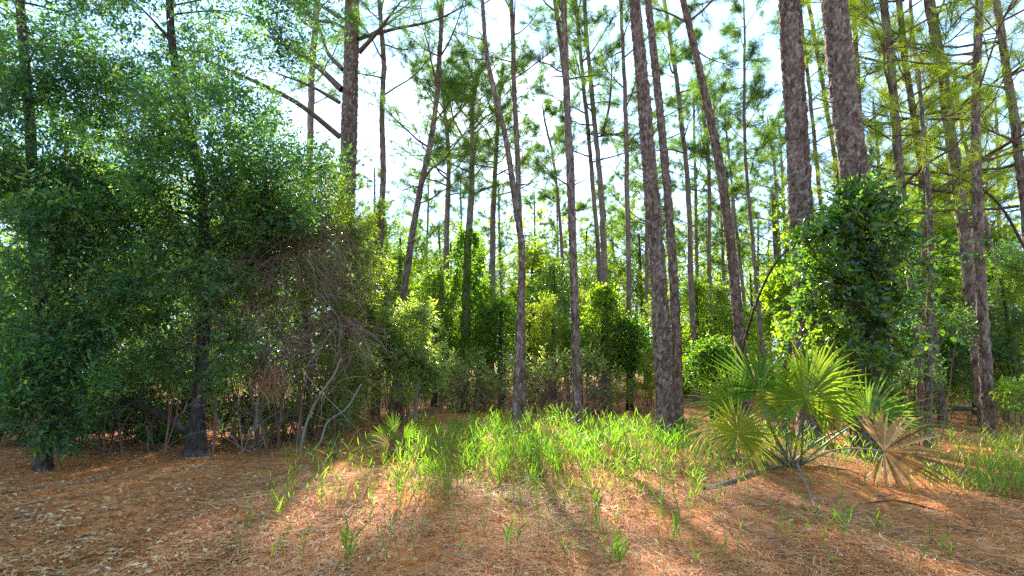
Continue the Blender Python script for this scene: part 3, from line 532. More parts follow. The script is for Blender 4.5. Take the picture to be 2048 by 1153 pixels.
# --- the brush of bare twigs in front of it
bush(210, 'twiggy_thicket', 'tangled thicket of bare brown twigs between the oak stem and the pale laurel bush', 'thicket', 560, 9.6,
    [(560, 640, 0, 110, 130, .9, 520, 20), (650, 640, .3, 80, 130, .9, 800, 20), (480, 600, 0, 80, 110, .8, 360, 14), (690, 780, .2, 70, 80, .7, 620, 12), (560, 790, .2, 120, 70, .7, 300, 12)],
    M_yaupon, .07, .5, 6, .26, .45, 26, M_brown, 120, spread=.9, tw_h=(.3, 1.0))
rng = R(211); o = thing('bare_shrub', 'leafless shrub of pale grey forked twigs in front of the brown thicket', 'shrub', (*floor_at(515, 880)[:2], 0))
s = Buf(); st = np.array([at(510, 860, 8.5), at(540, 850, 8.6), at(490, 850, 8.7), at(525, 840, 8.4)]); st[:, 2] = 0
twig_tangle(s, rng, np.repeat(st, 3, 0), norm(np.array([[.0, 0, 1.0]]) + rng.normal(size=(12, 3)) * .28), 1.75, .010, 4, 3, .2, .0, K=6)
tag(s.build('twigs', M_twig, o), kind='stuff')
s = Buf()
tube(s, smooth_path([at(512, 858, 8.5), at(515, 800, 8.5), at(540, 700, 8.45), at(520, 640, 8.4), at(560, 615, 8.4), at(612, 598, 8.4), at(650, 594, 8.4)], 26), np.linspace(.016, .005, 26), 6, .6); s.build('stem', M_twig, o, True)
for sd, nm, lb, P_, rr in [(1, 'leaning_bare_stem', 'pale bare stem leaning right out of the thicket foot, the longer of two', [(600, 900, 8.2), (612, 850, 8.2), (640, 790, 8.3), (668, 750, 8.4), (682, 716, 8.5)], .022),
                           (2, 'leaning_bare_stem', 'pale bare stem bending low to the right, the shorter of two at the thicket foot', [(615, 915, 8.1), (640, 885, 8.1), (655, 845, 8.2), (690, 820, 8.3), (722, 770, 8.5)], .018)]:
    Q = [at(*p) for p in P_]; Q[0][2] = float(gh(Q[0][0], Q[0][1])) - .03; s = Buf(); rng = R(220 + sd); PP = smooth_path(Q, 24); tube(s, PP, np.linspace(rr, rr * .6, 24), 8, .7)
    tw, _ = wander(rng, PP[rng.integers(5, 24, 7)], rng.normal(size=(7, 3)), .35, 5, .3); tubes(s, tw, np.array([[.006, .005, .004, .003, .002]]), 3, .6)
    tag(s.build(nm, M_dead, None, True), lb, 'dead stem')
# dead reddish bough caught low in the thicket
rng = R(230); c = at(540, 770, 8.7); o = thing('dead_bough', 'bunch of rust-red dead needles caught low in the bare twigs', 'dead bough', c); s = Buf()
N = 420; st = c + rng.normal(size=(N, 3)) * [.10, .10, .12] + np.array([0, 0, .12]); P, _ = wander(rng, st, np.array([[.1, 0, -1.0]]) + rng.normal(size=(N, 3)) * .45, rng.uniform(.15, .4, N), 4, .2)
tubes(s, P, np.array([[.0035, .003, .003, .002]]), 3, rng.random(N)); s.build('needles', M_straw, o)
s = Buf(); tube(s, [at(512, 690, 8.8), c + [0, 0, .25], c], [.012, .01, .006], 5); s.build('stem', M_brown, o)

bush(274, 'twiggy_thicket', 'low tangle of bare twigs and dull leaves left of the oak foot', 'thicket', 250, 8.9, [(230, 770, 0, 120, 60, .7, 260, 12), (330, 740, 0, 80, 80, .7, 260, 10), (120, 800, 0, 110, 40, .7, 160, 8)], M_oakleaf, .06, .45, 6, .25, .45, 22, M_twig, 150, spread=1.0, tw_h=(.1, .95))
thick(275, 'low dark bush with leaves down to the litter at the left edge', 60, 9.6, [(-20, 800, 0, 110, 60, .8, 420, 12), (100, 790, .1, 110, 60, .8, 420, 12), (60, 850, -.3, 140, 30, .5, 260, 10), (60, 700, .2, 130, 70, .8, 420, 12)], M_oakleaf, L=.09, tc=.35, stems=8, spread=.9, down=.3)
thick(276, 'low dark bush with leaves down to the litter between left edge and oak foot', 270, 10.0, [(230, 790, 0, 100, 60, .8, 420, 12), (320, 780, .2, 90, 70, .8, 420, 12), (280, 845, -.3, 120, 28, .5, 240, 10), (270, 690, .2, 110, 70, .8, 380, 12)], M_oakleaf, L=.09, tc=.4, stems=8, twigs=60, spread=.9, down=.3)
thick(277, 'low dark bush right behind the oak foot', 470, 10.6, [(450, 775, 0, 80, 70, .8, 380, 12), (540, 775, 0, 80, 70, .8, 380, 12), (500, 835, -.3, 100, 28, .5, 200, 10), (480, 690, .2, 90, 70, .8, 320, 12)], M_oakleaf, L=.085, tc=.4, stems=8, twigs=60, spread=.9, down=.3)
# drooping dead vines over the thicket
rng = R(278); c = at(575, 640, 9.3); o = thing('dead_vine_curtain', 'arching curtain of drooping reddish-brown dead vines over the thicket', 'dead vine', (c[0], c[1], 0)); k = Buf()
def drape_strands(buf, rng, px, py, D, rx, ry, N, L, r, mat=0):
    c = at(px, py, D); az = rng.uniform(-pi, 0, N) + rng.normal(size=N) * .3; el = rng.uniform(.1, 1.5, N); rr = np.array([rx * D / F, .8, ry * D / F]) * rng.uniform(.75, 1.05, (N, 1))
    st = c + np.stack([np.cos(az) * np.cos(el), np.sin(az) * np.cos(el), np.sin(el)], 1) * rr
    d = np.stack([np.cos(az) * .8, np.sin(az) * .5, .1 + 0 * az], 1) + rng.normal(size=(N, 3)) * .35
    P, _ = wander(rng, st, d, L * rng.uniform(.5, 1.3, N), 7, .22, -.22); P[:, :, 2] = np.maximum(P[:, :, 2], .03)
    tubes(buf, P, np.linspace(1, .4, 7)[None] * r, 3, rng.random(N), mat)
drape_strands(k, rng, 570, 620, 9.2, 110, 150, 360, 1.2, .005); drape_strands(k, rng, 640, 560, 9.6, 70, 120, 200, 1.2, .0045); drape_strands(k, rng, 500, 700, 8.9, 80, 110, 190, .9, .0045); drape_strands(k, rng, 670, 720, 9.2, 60, 90, 160, .9, .0045)
tag(k.build('strands', M_brown, o), kind='stuff')
k = Buf(); st = np.array([at(x, HOR + EYE / 9.3 * F, 9.3) for x in (520, 560, 600, 640, 670)]); st[:, 2] = 0
fk = Buf(); a0 = at(560, 700, 9.1) + rng.normal(size=(16, 3)) * [.7, .25, .5]; twig_tangle(fk, rng, a0, norm(rng.normal(size=(16, 3)) * [1, .5, .6] + [0, -.3, .25]), rng.uniform(.7, 1.2, 16), .010, 3, 3, .18, -.04, K=6); tag(fk.build('forked_limbs', M_brown, o), kind='stuff')
for q in st: tube(k, smooth_path([q, q + [rng.normal() * .2, 0, 1.0], q + [rng.normal() * .5, 0, 2.1]], 14), np.linspace(.03, .012, 14), 6, .4)
k.build('stems', M_brown, o, True)
# --- middle: laurel, low shrubs, draped stumps
bush(240, 'laurel_bush', 'pale shiny laurel bush beside the dark thicket, brightest bush of the middle', 'bush', 800, 12.6,
    [(800, 655, 0, 62, 42, .7, 434, 14), (765, 700, -.1, 50, 50, .6, 336, 12), (835, 700, -.1, 48, 52, .6, 336, 12), (800, 750, 0, 70, 45, .6, 294, 10), (850, 640, .1, 18, 22, .2, 62, 3)], M_laurel, .14, .34, 7, .28, .55, 22, down=.05, r0=.014)
bush(241, 'small_leafed_sprig', 'small yellow-green leafy sprig under the pale laurel bush', 'shrub', 800, 11.5, [(800, 785, 0, 26, 26, .25, 90, 5)], M_bigleaf, .06, .45, 6, .16, .9, 7, r0=.008)
bush(242, 'low_shrub', 'wide low shrub with brown bare skirts left of the curved pine', 'shrub', 930, 15.8,
    [(885, 760, 0, 45, 50, .9, 162, 14), (930, 750, .2, 55, 48, .9, 192, 16), (985, 752, .1, 48, 42, .9, 174, 14), (950, 790, -.2, 80, 28, .7, 80, 10)], M_pale, .095, .55, 6, .28, .55, 30, M_brown, 150, spread=1.0, tw_h=(.05, .55))
bush(243, 'low_shrub', 'low twiggy shrub with pale leaves between the curved pine and the slim pine', 'shrub', 1085, 15.4,
    [(1060, 745, 0, 45, 38, .8, 143, 12), (1105, 740, .1, 42, 40, .8, 143, 12), (1085, 775, -.2, 60, 30, .7, 61, 8)], M_pale, .095, .55, 6, .28, .6, 26, M_brown, 160, spread=.9, tw_h=(.05, .6))
bush(244, 'low_shrub', 'small low shrub with dry skirts just right of the slim pine', 'shrub', 1195, 14.8,
    [(1185, 745, 0, 38, 40, .7, 118, 10), (1210, 775, 0, 30, 30, .6, 61, 8)], M_pale, .095, .55, 6, .28, .65, 18, M_brown, 90, spread=.6, tw_h=(.05, .6))
bush(245, 'low_shrub', 'little dry shrub on the straw in front of the slim pine', 'shrub', 1125, 12.3, [(1125, 830, 0, 30, 18, .3, 60, 6)], M_yaupon, .04, .5, 5, .14, .4, 14, M_brown, 40, spread=.3, r0=.006, tw_h=(.1, .9))
bush(246, 'low_shrub', 'sunny low shrub at the foot of the hooded vine stump', 'shrub', 1290, 15.2, [(1300, 740, 0, 35, 40, .6, 380, 9), (1280, 785, -.6, 38, 18, .5, 220, 8)], M_broad, .06, .55, 6, .2, .8, 14, spread=.4)
def draped(seed, label, x, D, ytop, ybot, hw, n, mat, L=.085, hood=.55, w=16, tc=.55, asp=.8, group='vine-draped stumps'):
    """a dead stem under a hood of climbing vine"""
    rng = R(seed); g0 = at(x, HOR + EYE / D * F, D); g0[2] = float(gh(g0[0], D)); t = thing('vine_draped_stump', label, 'vine', g0, group)
    top = at(x, ytop, D); b = Buf(); Q = smooth_path([g0 - [0, 0, .1], (g0 + top) / 2 + rng.normal(size=3) * [.06, .06, 0], top - [0, 0, .25]], 22)
    tube(b, Q, np.linspace(w * D / F / 2.4, w * D / F / 6, 22), 10, .3); b.build('stump', M_oakbark, t, True)
    zb = at(x, ybot, D)[2]; n = int(n * 1.3); f = rng.random(n); z = zb + (top[2] - zb) * f ** .9; az = rng.uniform(0, 2 * pi, n)
    rr = hw * D / F * np.sqrt(np.clip(1 - ((z - zb) / (top[2] - zb)) ** 2.2, .03, 1)) * (1 - hood * np.clip(1 - (z - zb) / (top[2] - zb), 0, 1) ** 2)
    rr = rr * (.45 + .6 * rng.random(n)) * (1 + .38 * np.sin(az * 2 + z * 3.1 + seed) + .3 * np.sin(az * 3 - z * 6.3 + seed * 2))
    ax = np.interp(z, Q[:, 2], Q[:, 0]); ay = np.interp(z, Q[:, 2], Q[:, 1])
    o = np.stack([np.cos(az), np.sin(az), np.zeros(n)], 1); p = np.stack([ax, ay, z], 1) + o * rr[:, None]
    v = Buf(); sprays(v, rng, p, norm(o * .6 + rng.normal(size=o.shape) * .55 + np.array([0, 0, -.4])), 6, .38, L, asp, tc, .32, 0, 1)
    v.build('foliage', [mat, M_brown], t)
draped(250, 'hooded stump of bright vine directly left of the curved pine', 1003, 17.5, 598, 712, 40, 700, M_vine, hood=.35)
draped(251, 'dark vine-covered knob behind the slim pine, highest of the draped stumps', 1108, 21, 528, 640, 38, 600, M_dvine, hood=.1, tc=.8)
draped(252, 'tall sunlit vine column climbing the base of the two leaning pines', 1208, 16.0, 572, 745, 36, 900, M_vine, hood=.0, tc=.7)
draped(253, 'mushroom-shaped vine stump with a dark bare stem, left of the thick reddish pine', 1259, 15.6, 636, 735, 34, 620, M_vine, hood=.75, w=20, tc=.4)
draped(254, 'vine-wrapped stump seen just right of the close pine pair', 1392, 18.5, 560, 735, 24, 600, M_vine, hood=.1, tc=.75)
draped(255, 'rounded dark green vine heap on the ground left of the palmetto', 1424, 14, 682, 765, 42, 560, M_vine, hood=.0, tc=.35)
draped(256, 'sunny vine heap under the slanting dead stick', 1472, 18, 612, 720, 40, 620, M_vine, hood=.1, tc=.8)
draped(257, 'narrow vine column right of the tall dark pine, partly brown', 800, 16, 500, 760, 36, 1000, M_vine, .075, hood=.1, tc=.55)
draped(258, 'wide vine curtain between the laurel bush and the vine-clothed pine', 868, 17.5, 545, 730, 44, 1000, M_vine, .075, hood=.1, tc=.6)
draped(259, 'shaggy vine curtain clothing the stem just right of the tall dark pine', 752, 16.5, 430, 740, 36, 1100, M_vine, .075, hood=.0, tc=.5)
draped(262, 'shaggy vine curtain directly below the sun, between two of the three pines', 962, 19, 560, 720, 34, 800, M_vine, .085, hood=.0, tc=.7)
draped(263, 'leafy vine pillar right behind the bend of the curved pine', 1062, 22, 585, 700, 30, 500, M_vine, .09, hood=.0, tc=.8)
draped(264, 'small vine heap behind the straight slim pine on the right', 1160, 17.5, 640, 740, 30, 500, M_vine, .08, hood=.0, tc=.85)
bush(260, 'yellowing_bush', 'rounded yellow-green bush between the curved pine and the slim pine, behind the low shrubs', 'bush', 1092, 18, [(1090, 650, 0, 50, 46, 1., 620, 14), (1120, 690, 0, 45, 40, .9, 420, 12)], M_broad, .085, .6, 6, .25, .75, 18, spread=.7)
bush(261, 'yellowing_bush', 'bright shrub filling the gap behind the tall vine column', 'bush', 1170, 20, [(1165, 680, 0, 40, 60, 1., 520, 12), (1180, 620, 0, 25, 40, .8, 260, 8)], M_broad, .085, .6, 6, .25, .85, 14, spread=.7)

# --- far broadleaf trees and the wood that closes the view
VAR = []
def far_tree(seed, label, x, D, ytop, hw, n, tc=.6):
    yb = HOR + EYE / D * F; h = yb - ytop; hm, wm = h * D / F, hw * D / F
    same = [v for v in VAR if abs(v[1] - tc) < .08]
    if same:
        v = same[seed % len(same)]; b0 = at(x, yb, D); b0[2] = float(gh(b0[0], D)); k = wm / v[3]
        copy_tree(v[0], b0, (k, k, hm / v[2]), label, [0, 1.3, 2.4, 4.0, 5.1][seed % 5]); return
    t = leafy_tree(seed, 'broadleaf_tree', label, [(x, yb), (x + 4, yb - h * .4), (x - 3, ytop + h * .12)], D, 12 * 18 / D, 4,
        [(x, ytop + h * .28, 0, hw * .8, h * .28, wm * .8, 700, 18), (x - hw * .35, ytop + h * .52, -.3, hw * .8, h * .25, wm * .7, 520, 14), (x + hw * .4, ytop + h * .60, .2, hw * .8, h * .25, wm * .7, 520, 14), (x, ytop + h * .80, -.2, hw * .9, h * .18, wm * .6, 380, 10)],
        M_broad, M_oakbark, .14, .6, 6, .35, tc, group='broadleaf trees behind the clearing', sides=8, nlimb=14)
    VAR.append((t, tc, hm, wm))
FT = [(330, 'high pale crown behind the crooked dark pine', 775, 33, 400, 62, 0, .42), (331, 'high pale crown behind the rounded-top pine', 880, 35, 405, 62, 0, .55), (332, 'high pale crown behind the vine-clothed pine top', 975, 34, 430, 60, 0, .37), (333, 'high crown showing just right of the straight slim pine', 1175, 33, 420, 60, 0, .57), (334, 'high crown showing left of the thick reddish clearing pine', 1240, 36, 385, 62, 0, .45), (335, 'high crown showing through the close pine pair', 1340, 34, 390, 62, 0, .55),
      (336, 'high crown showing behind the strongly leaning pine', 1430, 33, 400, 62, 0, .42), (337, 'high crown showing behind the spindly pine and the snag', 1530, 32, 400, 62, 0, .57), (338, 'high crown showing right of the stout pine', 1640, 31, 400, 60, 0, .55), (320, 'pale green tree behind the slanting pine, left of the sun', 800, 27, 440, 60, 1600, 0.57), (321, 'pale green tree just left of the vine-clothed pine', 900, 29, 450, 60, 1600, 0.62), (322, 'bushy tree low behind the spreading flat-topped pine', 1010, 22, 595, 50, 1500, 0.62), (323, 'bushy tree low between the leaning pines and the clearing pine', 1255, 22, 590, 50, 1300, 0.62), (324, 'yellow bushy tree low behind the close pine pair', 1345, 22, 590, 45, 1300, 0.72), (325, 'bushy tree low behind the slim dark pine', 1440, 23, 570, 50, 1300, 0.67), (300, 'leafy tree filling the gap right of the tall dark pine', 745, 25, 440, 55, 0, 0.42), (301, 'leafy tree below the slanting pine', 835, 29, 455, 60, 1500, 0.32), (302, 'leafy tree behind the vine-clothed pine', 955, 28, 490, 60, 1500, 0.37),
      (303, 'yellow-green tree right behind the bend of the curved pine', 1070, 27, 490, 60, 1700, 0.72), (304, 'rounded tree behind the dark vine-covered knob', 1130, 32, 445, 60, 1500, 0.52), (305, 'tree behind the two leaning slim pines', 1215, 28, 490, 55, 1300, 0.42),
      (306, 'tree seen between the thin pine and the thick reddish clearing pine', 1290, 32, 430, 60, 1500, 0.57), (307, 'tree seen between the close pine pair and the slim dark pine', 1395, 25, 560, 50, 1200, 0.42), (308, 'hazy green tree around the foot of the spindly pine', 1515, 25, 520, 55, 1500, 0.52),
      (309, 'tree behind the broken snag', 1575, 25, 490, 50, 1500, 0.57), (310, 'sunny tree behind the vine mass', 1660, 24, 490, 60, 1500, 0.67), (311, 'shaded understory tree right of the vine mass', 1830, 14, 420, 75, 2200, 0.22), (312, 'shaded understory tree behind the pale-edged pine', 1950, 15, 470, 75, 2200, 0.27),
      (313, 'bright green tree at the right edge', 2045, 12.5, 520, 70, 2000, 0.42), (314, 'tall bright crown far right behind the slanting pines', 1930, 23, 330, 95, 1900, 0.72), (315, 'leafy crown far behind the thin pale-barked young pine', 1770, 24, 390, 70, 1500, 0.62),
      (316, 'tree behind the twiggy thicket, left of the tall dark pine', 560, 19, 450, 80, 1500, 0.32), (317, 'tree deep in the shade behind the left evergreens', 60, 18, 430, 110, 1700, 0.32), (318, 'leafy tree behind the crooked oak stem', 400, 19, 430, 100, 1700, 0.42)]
for a in FT: far_tree(*a)
rng = R(330); f = Buf(); n = 13500
x = rng.uniform(-75, 75, n); y = rng.uniform(36, 62, n); px = 1024 + x / y * F
top = np.interp(px, [-400, 200, 700, 900, 1060, 1150, 1270, 1400, 1600, 1800, 2400], [10, 10, 12, 13.5, 14, 11.5, 16, 14, 13, 14, 14]) + 1.6 * np.sin(x * .7) + 1.2 * np.sin(x * 1.9 + y)
z = top * rng.random(n) ** .75
sprays(f, rng, np.stack([x, y, z], 1), rng.normal(size=(n, 3)), 6, .8, .36, .6, .6, .28, 0, None)
tx = rng.uniform(-70, 70, 160); ty = rng.uniform(34, 60, 160); P = np.stack([np.stack([tx, ty, 0 * tx], 1), np.stack([tx + rng.normal(size=160) * .3, ty, 0 * tx + 5], 1), np.stack([tx + rng.normal(size=160) * .6, ty, 0 * tx + 10], 1)], 1)
tubes(f, P, np.array([[.13, .1, .06]]), 5, .5, 1)
tag(f.build('far_wood', [M_broad, M_pinefar]), 'mass of sunlit green trees closing the view beyond the pines', None, None, 'stuff')
rng = R(331); f = Buf(); n = 3600
x = rng.uniform(-30, 30, n); y = rng.uniform(20, 34, n); z = (1.6 + .8 * np.sin(x * .9) + .6 * np.sin(x * 2.3 + y)) * rng.random(n) ** .7
sprays(f, rng, np.stack([x, y, np.maximum(z, .05)], 1), rng.normal(size=(n, 3)) + [0, 0, .4], 6, .4, .13, .55, .5, .28, 0, 1)
n = 3000; x = rng.uniform(-24, -1.8, n); y = rng.uniform(11.5, 21, n) - np.clip(-x - 8, 0, 3) * .5; z = (1.7 + .6 * np.sin(x * 1.3) + .5 * np.sin(x * 2.9 + y)) * rng.random(n) ** .7
k = x < -.17 * y; x, y, z = x[k], y[k], z[k]; n = len(x)
sprays(f, rng, np.stack([x, y, np.maximum(z, .05)], 1), rng.normal(size=(n, 3)) + [0, 0, .4], 6, .3, .09, .5, .3, .25, 0, 1)
n = 2400; x = rng.uniform(3.5, 24, n); y = rng.uniform(12, 21, n); z = (1.3 + .6 * np.sin(x * 1.3) + .5 * np.sin(x * 2.9 + y)) * rng.random(n) ** .7
k = x > .42 * y; x, y, z = x[k], y[k], z[k]; n = len(x)
sprays(f, rng, np.stack([x, y, np.maximum(z, .05)], 1), rng.normal(size=(n, 3)) + [0, 0, .4], 6, .3, .09, .5, .35, .25, 0, 1)
tag(f.build('undergrowth', [M_broad, M_brown]), 'knee-high green undergrowth beneath the far trees', None, None, 'stuff')

# --- right: the vine mass, sapling leaves, understory
rng = R(400); c = at(1735, 760, 8.5); c[2] = float(gh(c[0], c[1])); o = thing('vine_mass', 'huge dark glossy vine mass wrapped round the thickest pine', 'vine', c)
f = Buf(); cc = []
for (x, y, dd, rx, ry, nn, tc_) in [(1715, 425, -.2, 55, 48, 230, .45), (1660, 455, -.25, 50, 45, 220, .5), (1770, 455, -.1, 55, 55, 220, .35), (1618, 500, -.2, 38, 42, 130, .6), (1690, 520, -.35, 60, 50, 260, .42), (1755, 530, -.3, 50, 45, 200, .32), (1815, 505, 0, 32, 36, 70, .4), (1640, 570, -.25, 55, 45, 210, .5), (1708, 600, -.3, 42, 32, 120, .4), (1795, 580, -.1, 38, 36, 90, .35), (1655, 630, -.2, 40, 30, 70, .6), (1612, 640, -.1, 34, 34, 60, .75), (1735, 378, -.1, 25, 18, 50, .6), (1690, 690, -.2, 45, 35, 80, .5), (1785, 665, -.2, 45, 40, 90, .45), (1730, 730, -.4, 50, 28, 80, .5)]:
    cc.append(cloud(f, rng, [(x, y, dd, rx, ry, rx * .0075, nn, 7)], 8.5, .105, .58, 5, .24, tc=tc_ + .1, ts=.38, round_=True, down=.35, tight=.42, hollow=.15))
cc = np.concatenate(cc)
f.build('foliage', [M_dvine, M_brown], o)
s = Buf(); limbs_to(s, rng, lambda q: np.array([PV[min(len(PV) - 1, int(np.searchsorted(PV[:, 2], max(.2, q[2] - .5)))), 0] - .12, 8.5, max(.1, q[2] - .6)]), cc[rng.permutation(len(cc))[:34]], .014, 0, 4, .1)
for k in range(5):
    a = rng.uniform(0, 6); zz = np.linspace(.1, 5, 40); tube(s, np.stack([np.interp(zz, PV[:, 2], PV[:, 0]) + .29 * np.cos(a + zz * .7), np.interp(zz, PV[:, 2], PV[:, 1]) + .29 * np.sin(a + zz * .7), zz], 1), .014, 5, .4)
s.build('stems', M_oakbark, o, True)
f = Buf(); q = cc[rng.integers(0, len(cc), 46)]; P, _ = wander(rng, q, norm((q - at(1705, 540, 8.9)) * [1, .6, .6] + rng.normal(size=(46, 3)) * .3), rng.uniform(.5, 1.0, 46), 6, .2, -.1)
tubes(f, P, np.array([[.006, .005, .004, .004, .003, .002]]), 3, .5, 1)
pp = P[:, 2:].reshape(-1, 3); sprays(f, rng, pp, np.repeat(norm(P[:, -1] - P[:, 1]), 4, 0), 4, .18, .10, .6, .6, .3, 0, None, True)
tag(f.build('shoots', [M_dvine, M_brown], o), kind='stuff')
bush(401, 'sunlit_vine', 'sun-shot screen of yellow-green vine leaves left of the dark vine mass', 'vine', 1620, 10.2, [(1600, 470, 0, 40, 80, .5, 420, 12), (1610, 620, 0, 50, 80, .5, 560, 14), (1650, 690, 0, 50, 50, .5, 300, 8), (1570, 560, .4, 30, 70, .5, 260, 8)], M_vine, .085, .7, 6, .22, .9, 16, spread=.5, down=.3)
bush(402, 'understory_shrub', 'shady shrub under the dark vine mass, right of the palmetto', 'shrub', 1800, 9.2, [(1830, 730, .2, 60, 40, .5, 200, 8), (1880, 640, .4, 50, 60, .5, 220, 8)], M_oakleaf, .07, .5, 6, .22, .45, 16, spread=.5)
bush(403, 'understory_shrub', 'leafy branch of a shrub entering at the right edge above the grass', 'shrub', 2060, 8.8, [(2045, 790, 0, 28, 30, .3, 130, 5)], M_bigleaf, .075, .5, 6, .2, .7, 8, r0=.008)
bush(404, 'understory_shrub', 'wide dark shrub row behind the pale-edged pine', 'shrub', 1960, 12.5, [(1920, 700, 0, 70, 60, .7, 700, 14), (2010, 680, 0, 70, 80, .7, 800, 14), (2040, 560, .2, 60, 70, .7, 600, 12)], M_oakleaf, .065, .5, 6, .25, .5, 22, spread=1.0)

# saplings whose single leaves can be told apart: every leaf is a part
def leaf_plate(name, mat, tint, n=6):
    """a broad pointed leaf along +X, cupped along its midrib"""
    b = Buf(); t = np.linspace(0, 1, n + 1); w = .30 * np.sin(pi * np.clip(t, 0, 1) ** .8) ** .85; z = -.10 * t ** 2
    V = np.stack([np.stack([t, -w, z + w * .25], 1), np.stack([t, 0 * t, z], 1), np.stack([t, w, z + w * .25], 1)], 1)
    i = np.arange(n)[:, None] * 3; q = np.concatenate([i + [[0, 1, 4, 3]], i + [[1, 2, 5, 4]]]); b.add(V, q, None, tint); return b.mesh(name, mat, True)
def leafy_sapling(seed, name, label, cat, base, stems, mat, size, per, whorl=False, gap=.09):
    rng = R(seed); t = thing(name, label, cat, base); meshes = [leaf_plate('leaf', mat, v) for v in (.25, .45, .6, .8)]
    s = Buf(); k = 0
    for Q in stems:
        P = smooth_path(Q, 16); tube(s, P, np.linspace(.010, .003, 16), 5, .4); L = np.linalg.norm(P[-1] - P[0])
        for j in range(per):
            f = 1 - j / per * .75 if not whorl else 1 - (j // 6) * .22; i = min(14, int(f * 15)); d = norm(P[i + 1] - P[i])
            sd = norm(np.cross(d, [0, 0, 1.0])); sgn = 1 if j % 2 else -1; a = j * 2.4
            v = norm(d * .5 + sd * sgn * .9 + rng.normal(size=3) * .3 + [0, 0, -.1]) if not whorl else norm(d * .45 + sd * cos(a) + np.cross(sd, d) * sin(a) + rng.normal(size=3) * .25)
            o_ = bpy.data.objects.new('leaf', meshes[int(rng.integers(0, 4))]); SC.collection.objects.link(o_); o_.parent = t
            o_.location = tuple(P[i] - base); o_.rotation_euler = Vector(v).to_track_quat('X', 'Z').to_euler(); o_.scale = (size * rng.uniform(.65, 1.2),) * 3
    s.build('stem', M_brown, t, True); return t
b0 = at(1800, 900, 8.7); b0[2] = 0
leafy_sapling(410, 'broadleaf_sapling', 'broad-leaved sapling reaching right from the vine mass over the young pale pine', 'sapling', b0,
    [[b0, at(1790, 620, 8.4), at(1830, 540, 8.2), at(1905, 560, 8.1)], [b0, at(1785, 640, 8.4), at(1840, 575, 8.2), at(1945, 600, 8.1)], [b0, at(1780, 600, 8.4), at(1800, 530, 8.2), at(1850, 500, 8.0)], [b0, at(1790, 680, 8.2), at(1850, 650, 8.0), at(1935, 690, 7.9)], [b0, at(1780, 700, 8.3), at(1770, 600, 8.0), at(1745, 545, 7.9)], [b0, at(1790, 700, 8.2), at(1840, 615, 8.3), at(1890, 625, 8.2)]], M_bigleaf, .17, 15)
b0 = at(1760, 890, 8.0); b0[2] = 0
leafy_sapling(411, 'broadleaf_sapling', 'low broad-leaved sapling filling the space behind the right-hand palm fan', 'sapling', b0,
    [[b0, at(1770, 760, 7.9), at(1810, 700, 7.8), at(1880, 715, 7.7)], [b0, at(1760, 750, 7.9), at(1775, 690, 7.8), at(1790, 655, 7.7)], [b0, at(1755, 760, 7.9), at(1730, 715, 7.8), at(1700, 690, 7.7)], [b0, at(1770, 780, 7.9), at(1830, 745, 7.8), at(1900, 760, 7.6)]], M_bigleaf, .15, 13)
b0 = at(330, 890, 7.9); b0[2] = 0
leafy_sapling(412, 'oak_sapling', 'oak sapling with sunlit leaf rosettes left of the dark trunk foot', 'sapling', b0,
    [[b0, at(335, 780, 7.8), at(300, 700, 7.7), at(250, 725, 7.6)], [b0, at(340, 760, 7.8), at(315, 700, 7.7), at(310, 690, 7.6)], [b0, at(345, 770, 7.8), at(335, 690, 7.7), at(345, 672, 7.6)], [b0, at(345, 770, 7.8), at(300, 740, 7.7), at(280, 745, 7.6)]], M_bigleaf, .13, 14, True)
b0 = at(428, 890, 7.9); b0[2] = 0
leafy_sapling(413, 'oak_sapling', 'oak sapling with green leaf rosettes right of the dark trunk foot', 'sapling', b0,
    [[b0, at(430, 800, 7.8), at(420, 720, 7.7), at(415, 685, 7.6)], [b0, at(432, 800, 7.8), at(428, 750, 7.7), at(425, 735, 7.6)], [b0, at(435, 800, 7.8), at(450, 760, 7.7), at(460, 742, 7.6)], [b0, at(430, 830, 7.8), at(418, 800, 7.7), at(412, 788, 7.6)]], M_bigleaf, .12, 12, True)
b0 = floor_at(668, 930); 
leafy_sapling(414, 'seedling', 'small bright seedling with round leaves before the thicket foot', 'seedling', b0,
    [[b0, b0 + [0, 0, .18], at(662, 885, b0[1])], [b0, b0 + [.02, 0, .14], at(684, 880, b0[1])], [b0, b0 + [-.02, 0, .1], at(650, 905, b0[1])]], M_bigleaf, .10, 6, False)

# ------------------------------------------------------------------ dead wood
def dead_log(seed, name, label, cat, pts, r0, r1, mat, splinter=False, twigs=0, sides=12, ground=False):
    rng = R(seed); Q = [at(*p) if not ground else np.array([*floor_at(p[0], p[1])[:2], 0]) for p in pts]
    if ground: Q = [np.array([q[0], q[1], float(gh(q[0], q[1])) + r0 * .6 + (p[2] if len(p) > 2 else 0)]) for q, p in zip(Q, pts)]
    elif pts[0][1] > HOR: Q[0][2] = float(gh(Q[0][0], Q[0][1])) - .05
    P = smooth_path(Q, 40); s = Buf(); rr = np.linspace(r0, r1, 40) * (1 + rng.normal(size=40) * .05); tube(s, P, rr, sides, np.clip(.5 + rng.normal() * .2, 0, 1))
    if splinter:
        T = norm(P[-1] - P[-4]); n = 6; a = np.arange(n) * 2 * pi / n; st = P[-1] + np.stack([np.cos(a), np.sin(a), 0 * a], 1) * r1 * .6 - T * .05
        L = rng.uniform(.1, .35, n)[:, None]; tubes(s, np.stack([st, st + T * L * .6, st + T * L], 1), np.array([[r1 * .4, r1 * .25, .004]]), 4, .6)
    if twigs: twig_tangle(s, rng, P[rng.integers(10, 40, twigs)], rng.normal(size=(twigs, 3)) + [0, 0, .3], .35, r1 * .5, 2, 2)
    return tag(s.build(name, mat, None, True), label, cat)
g = lambda x, D: (x, HOR + EYE / D * F, D)
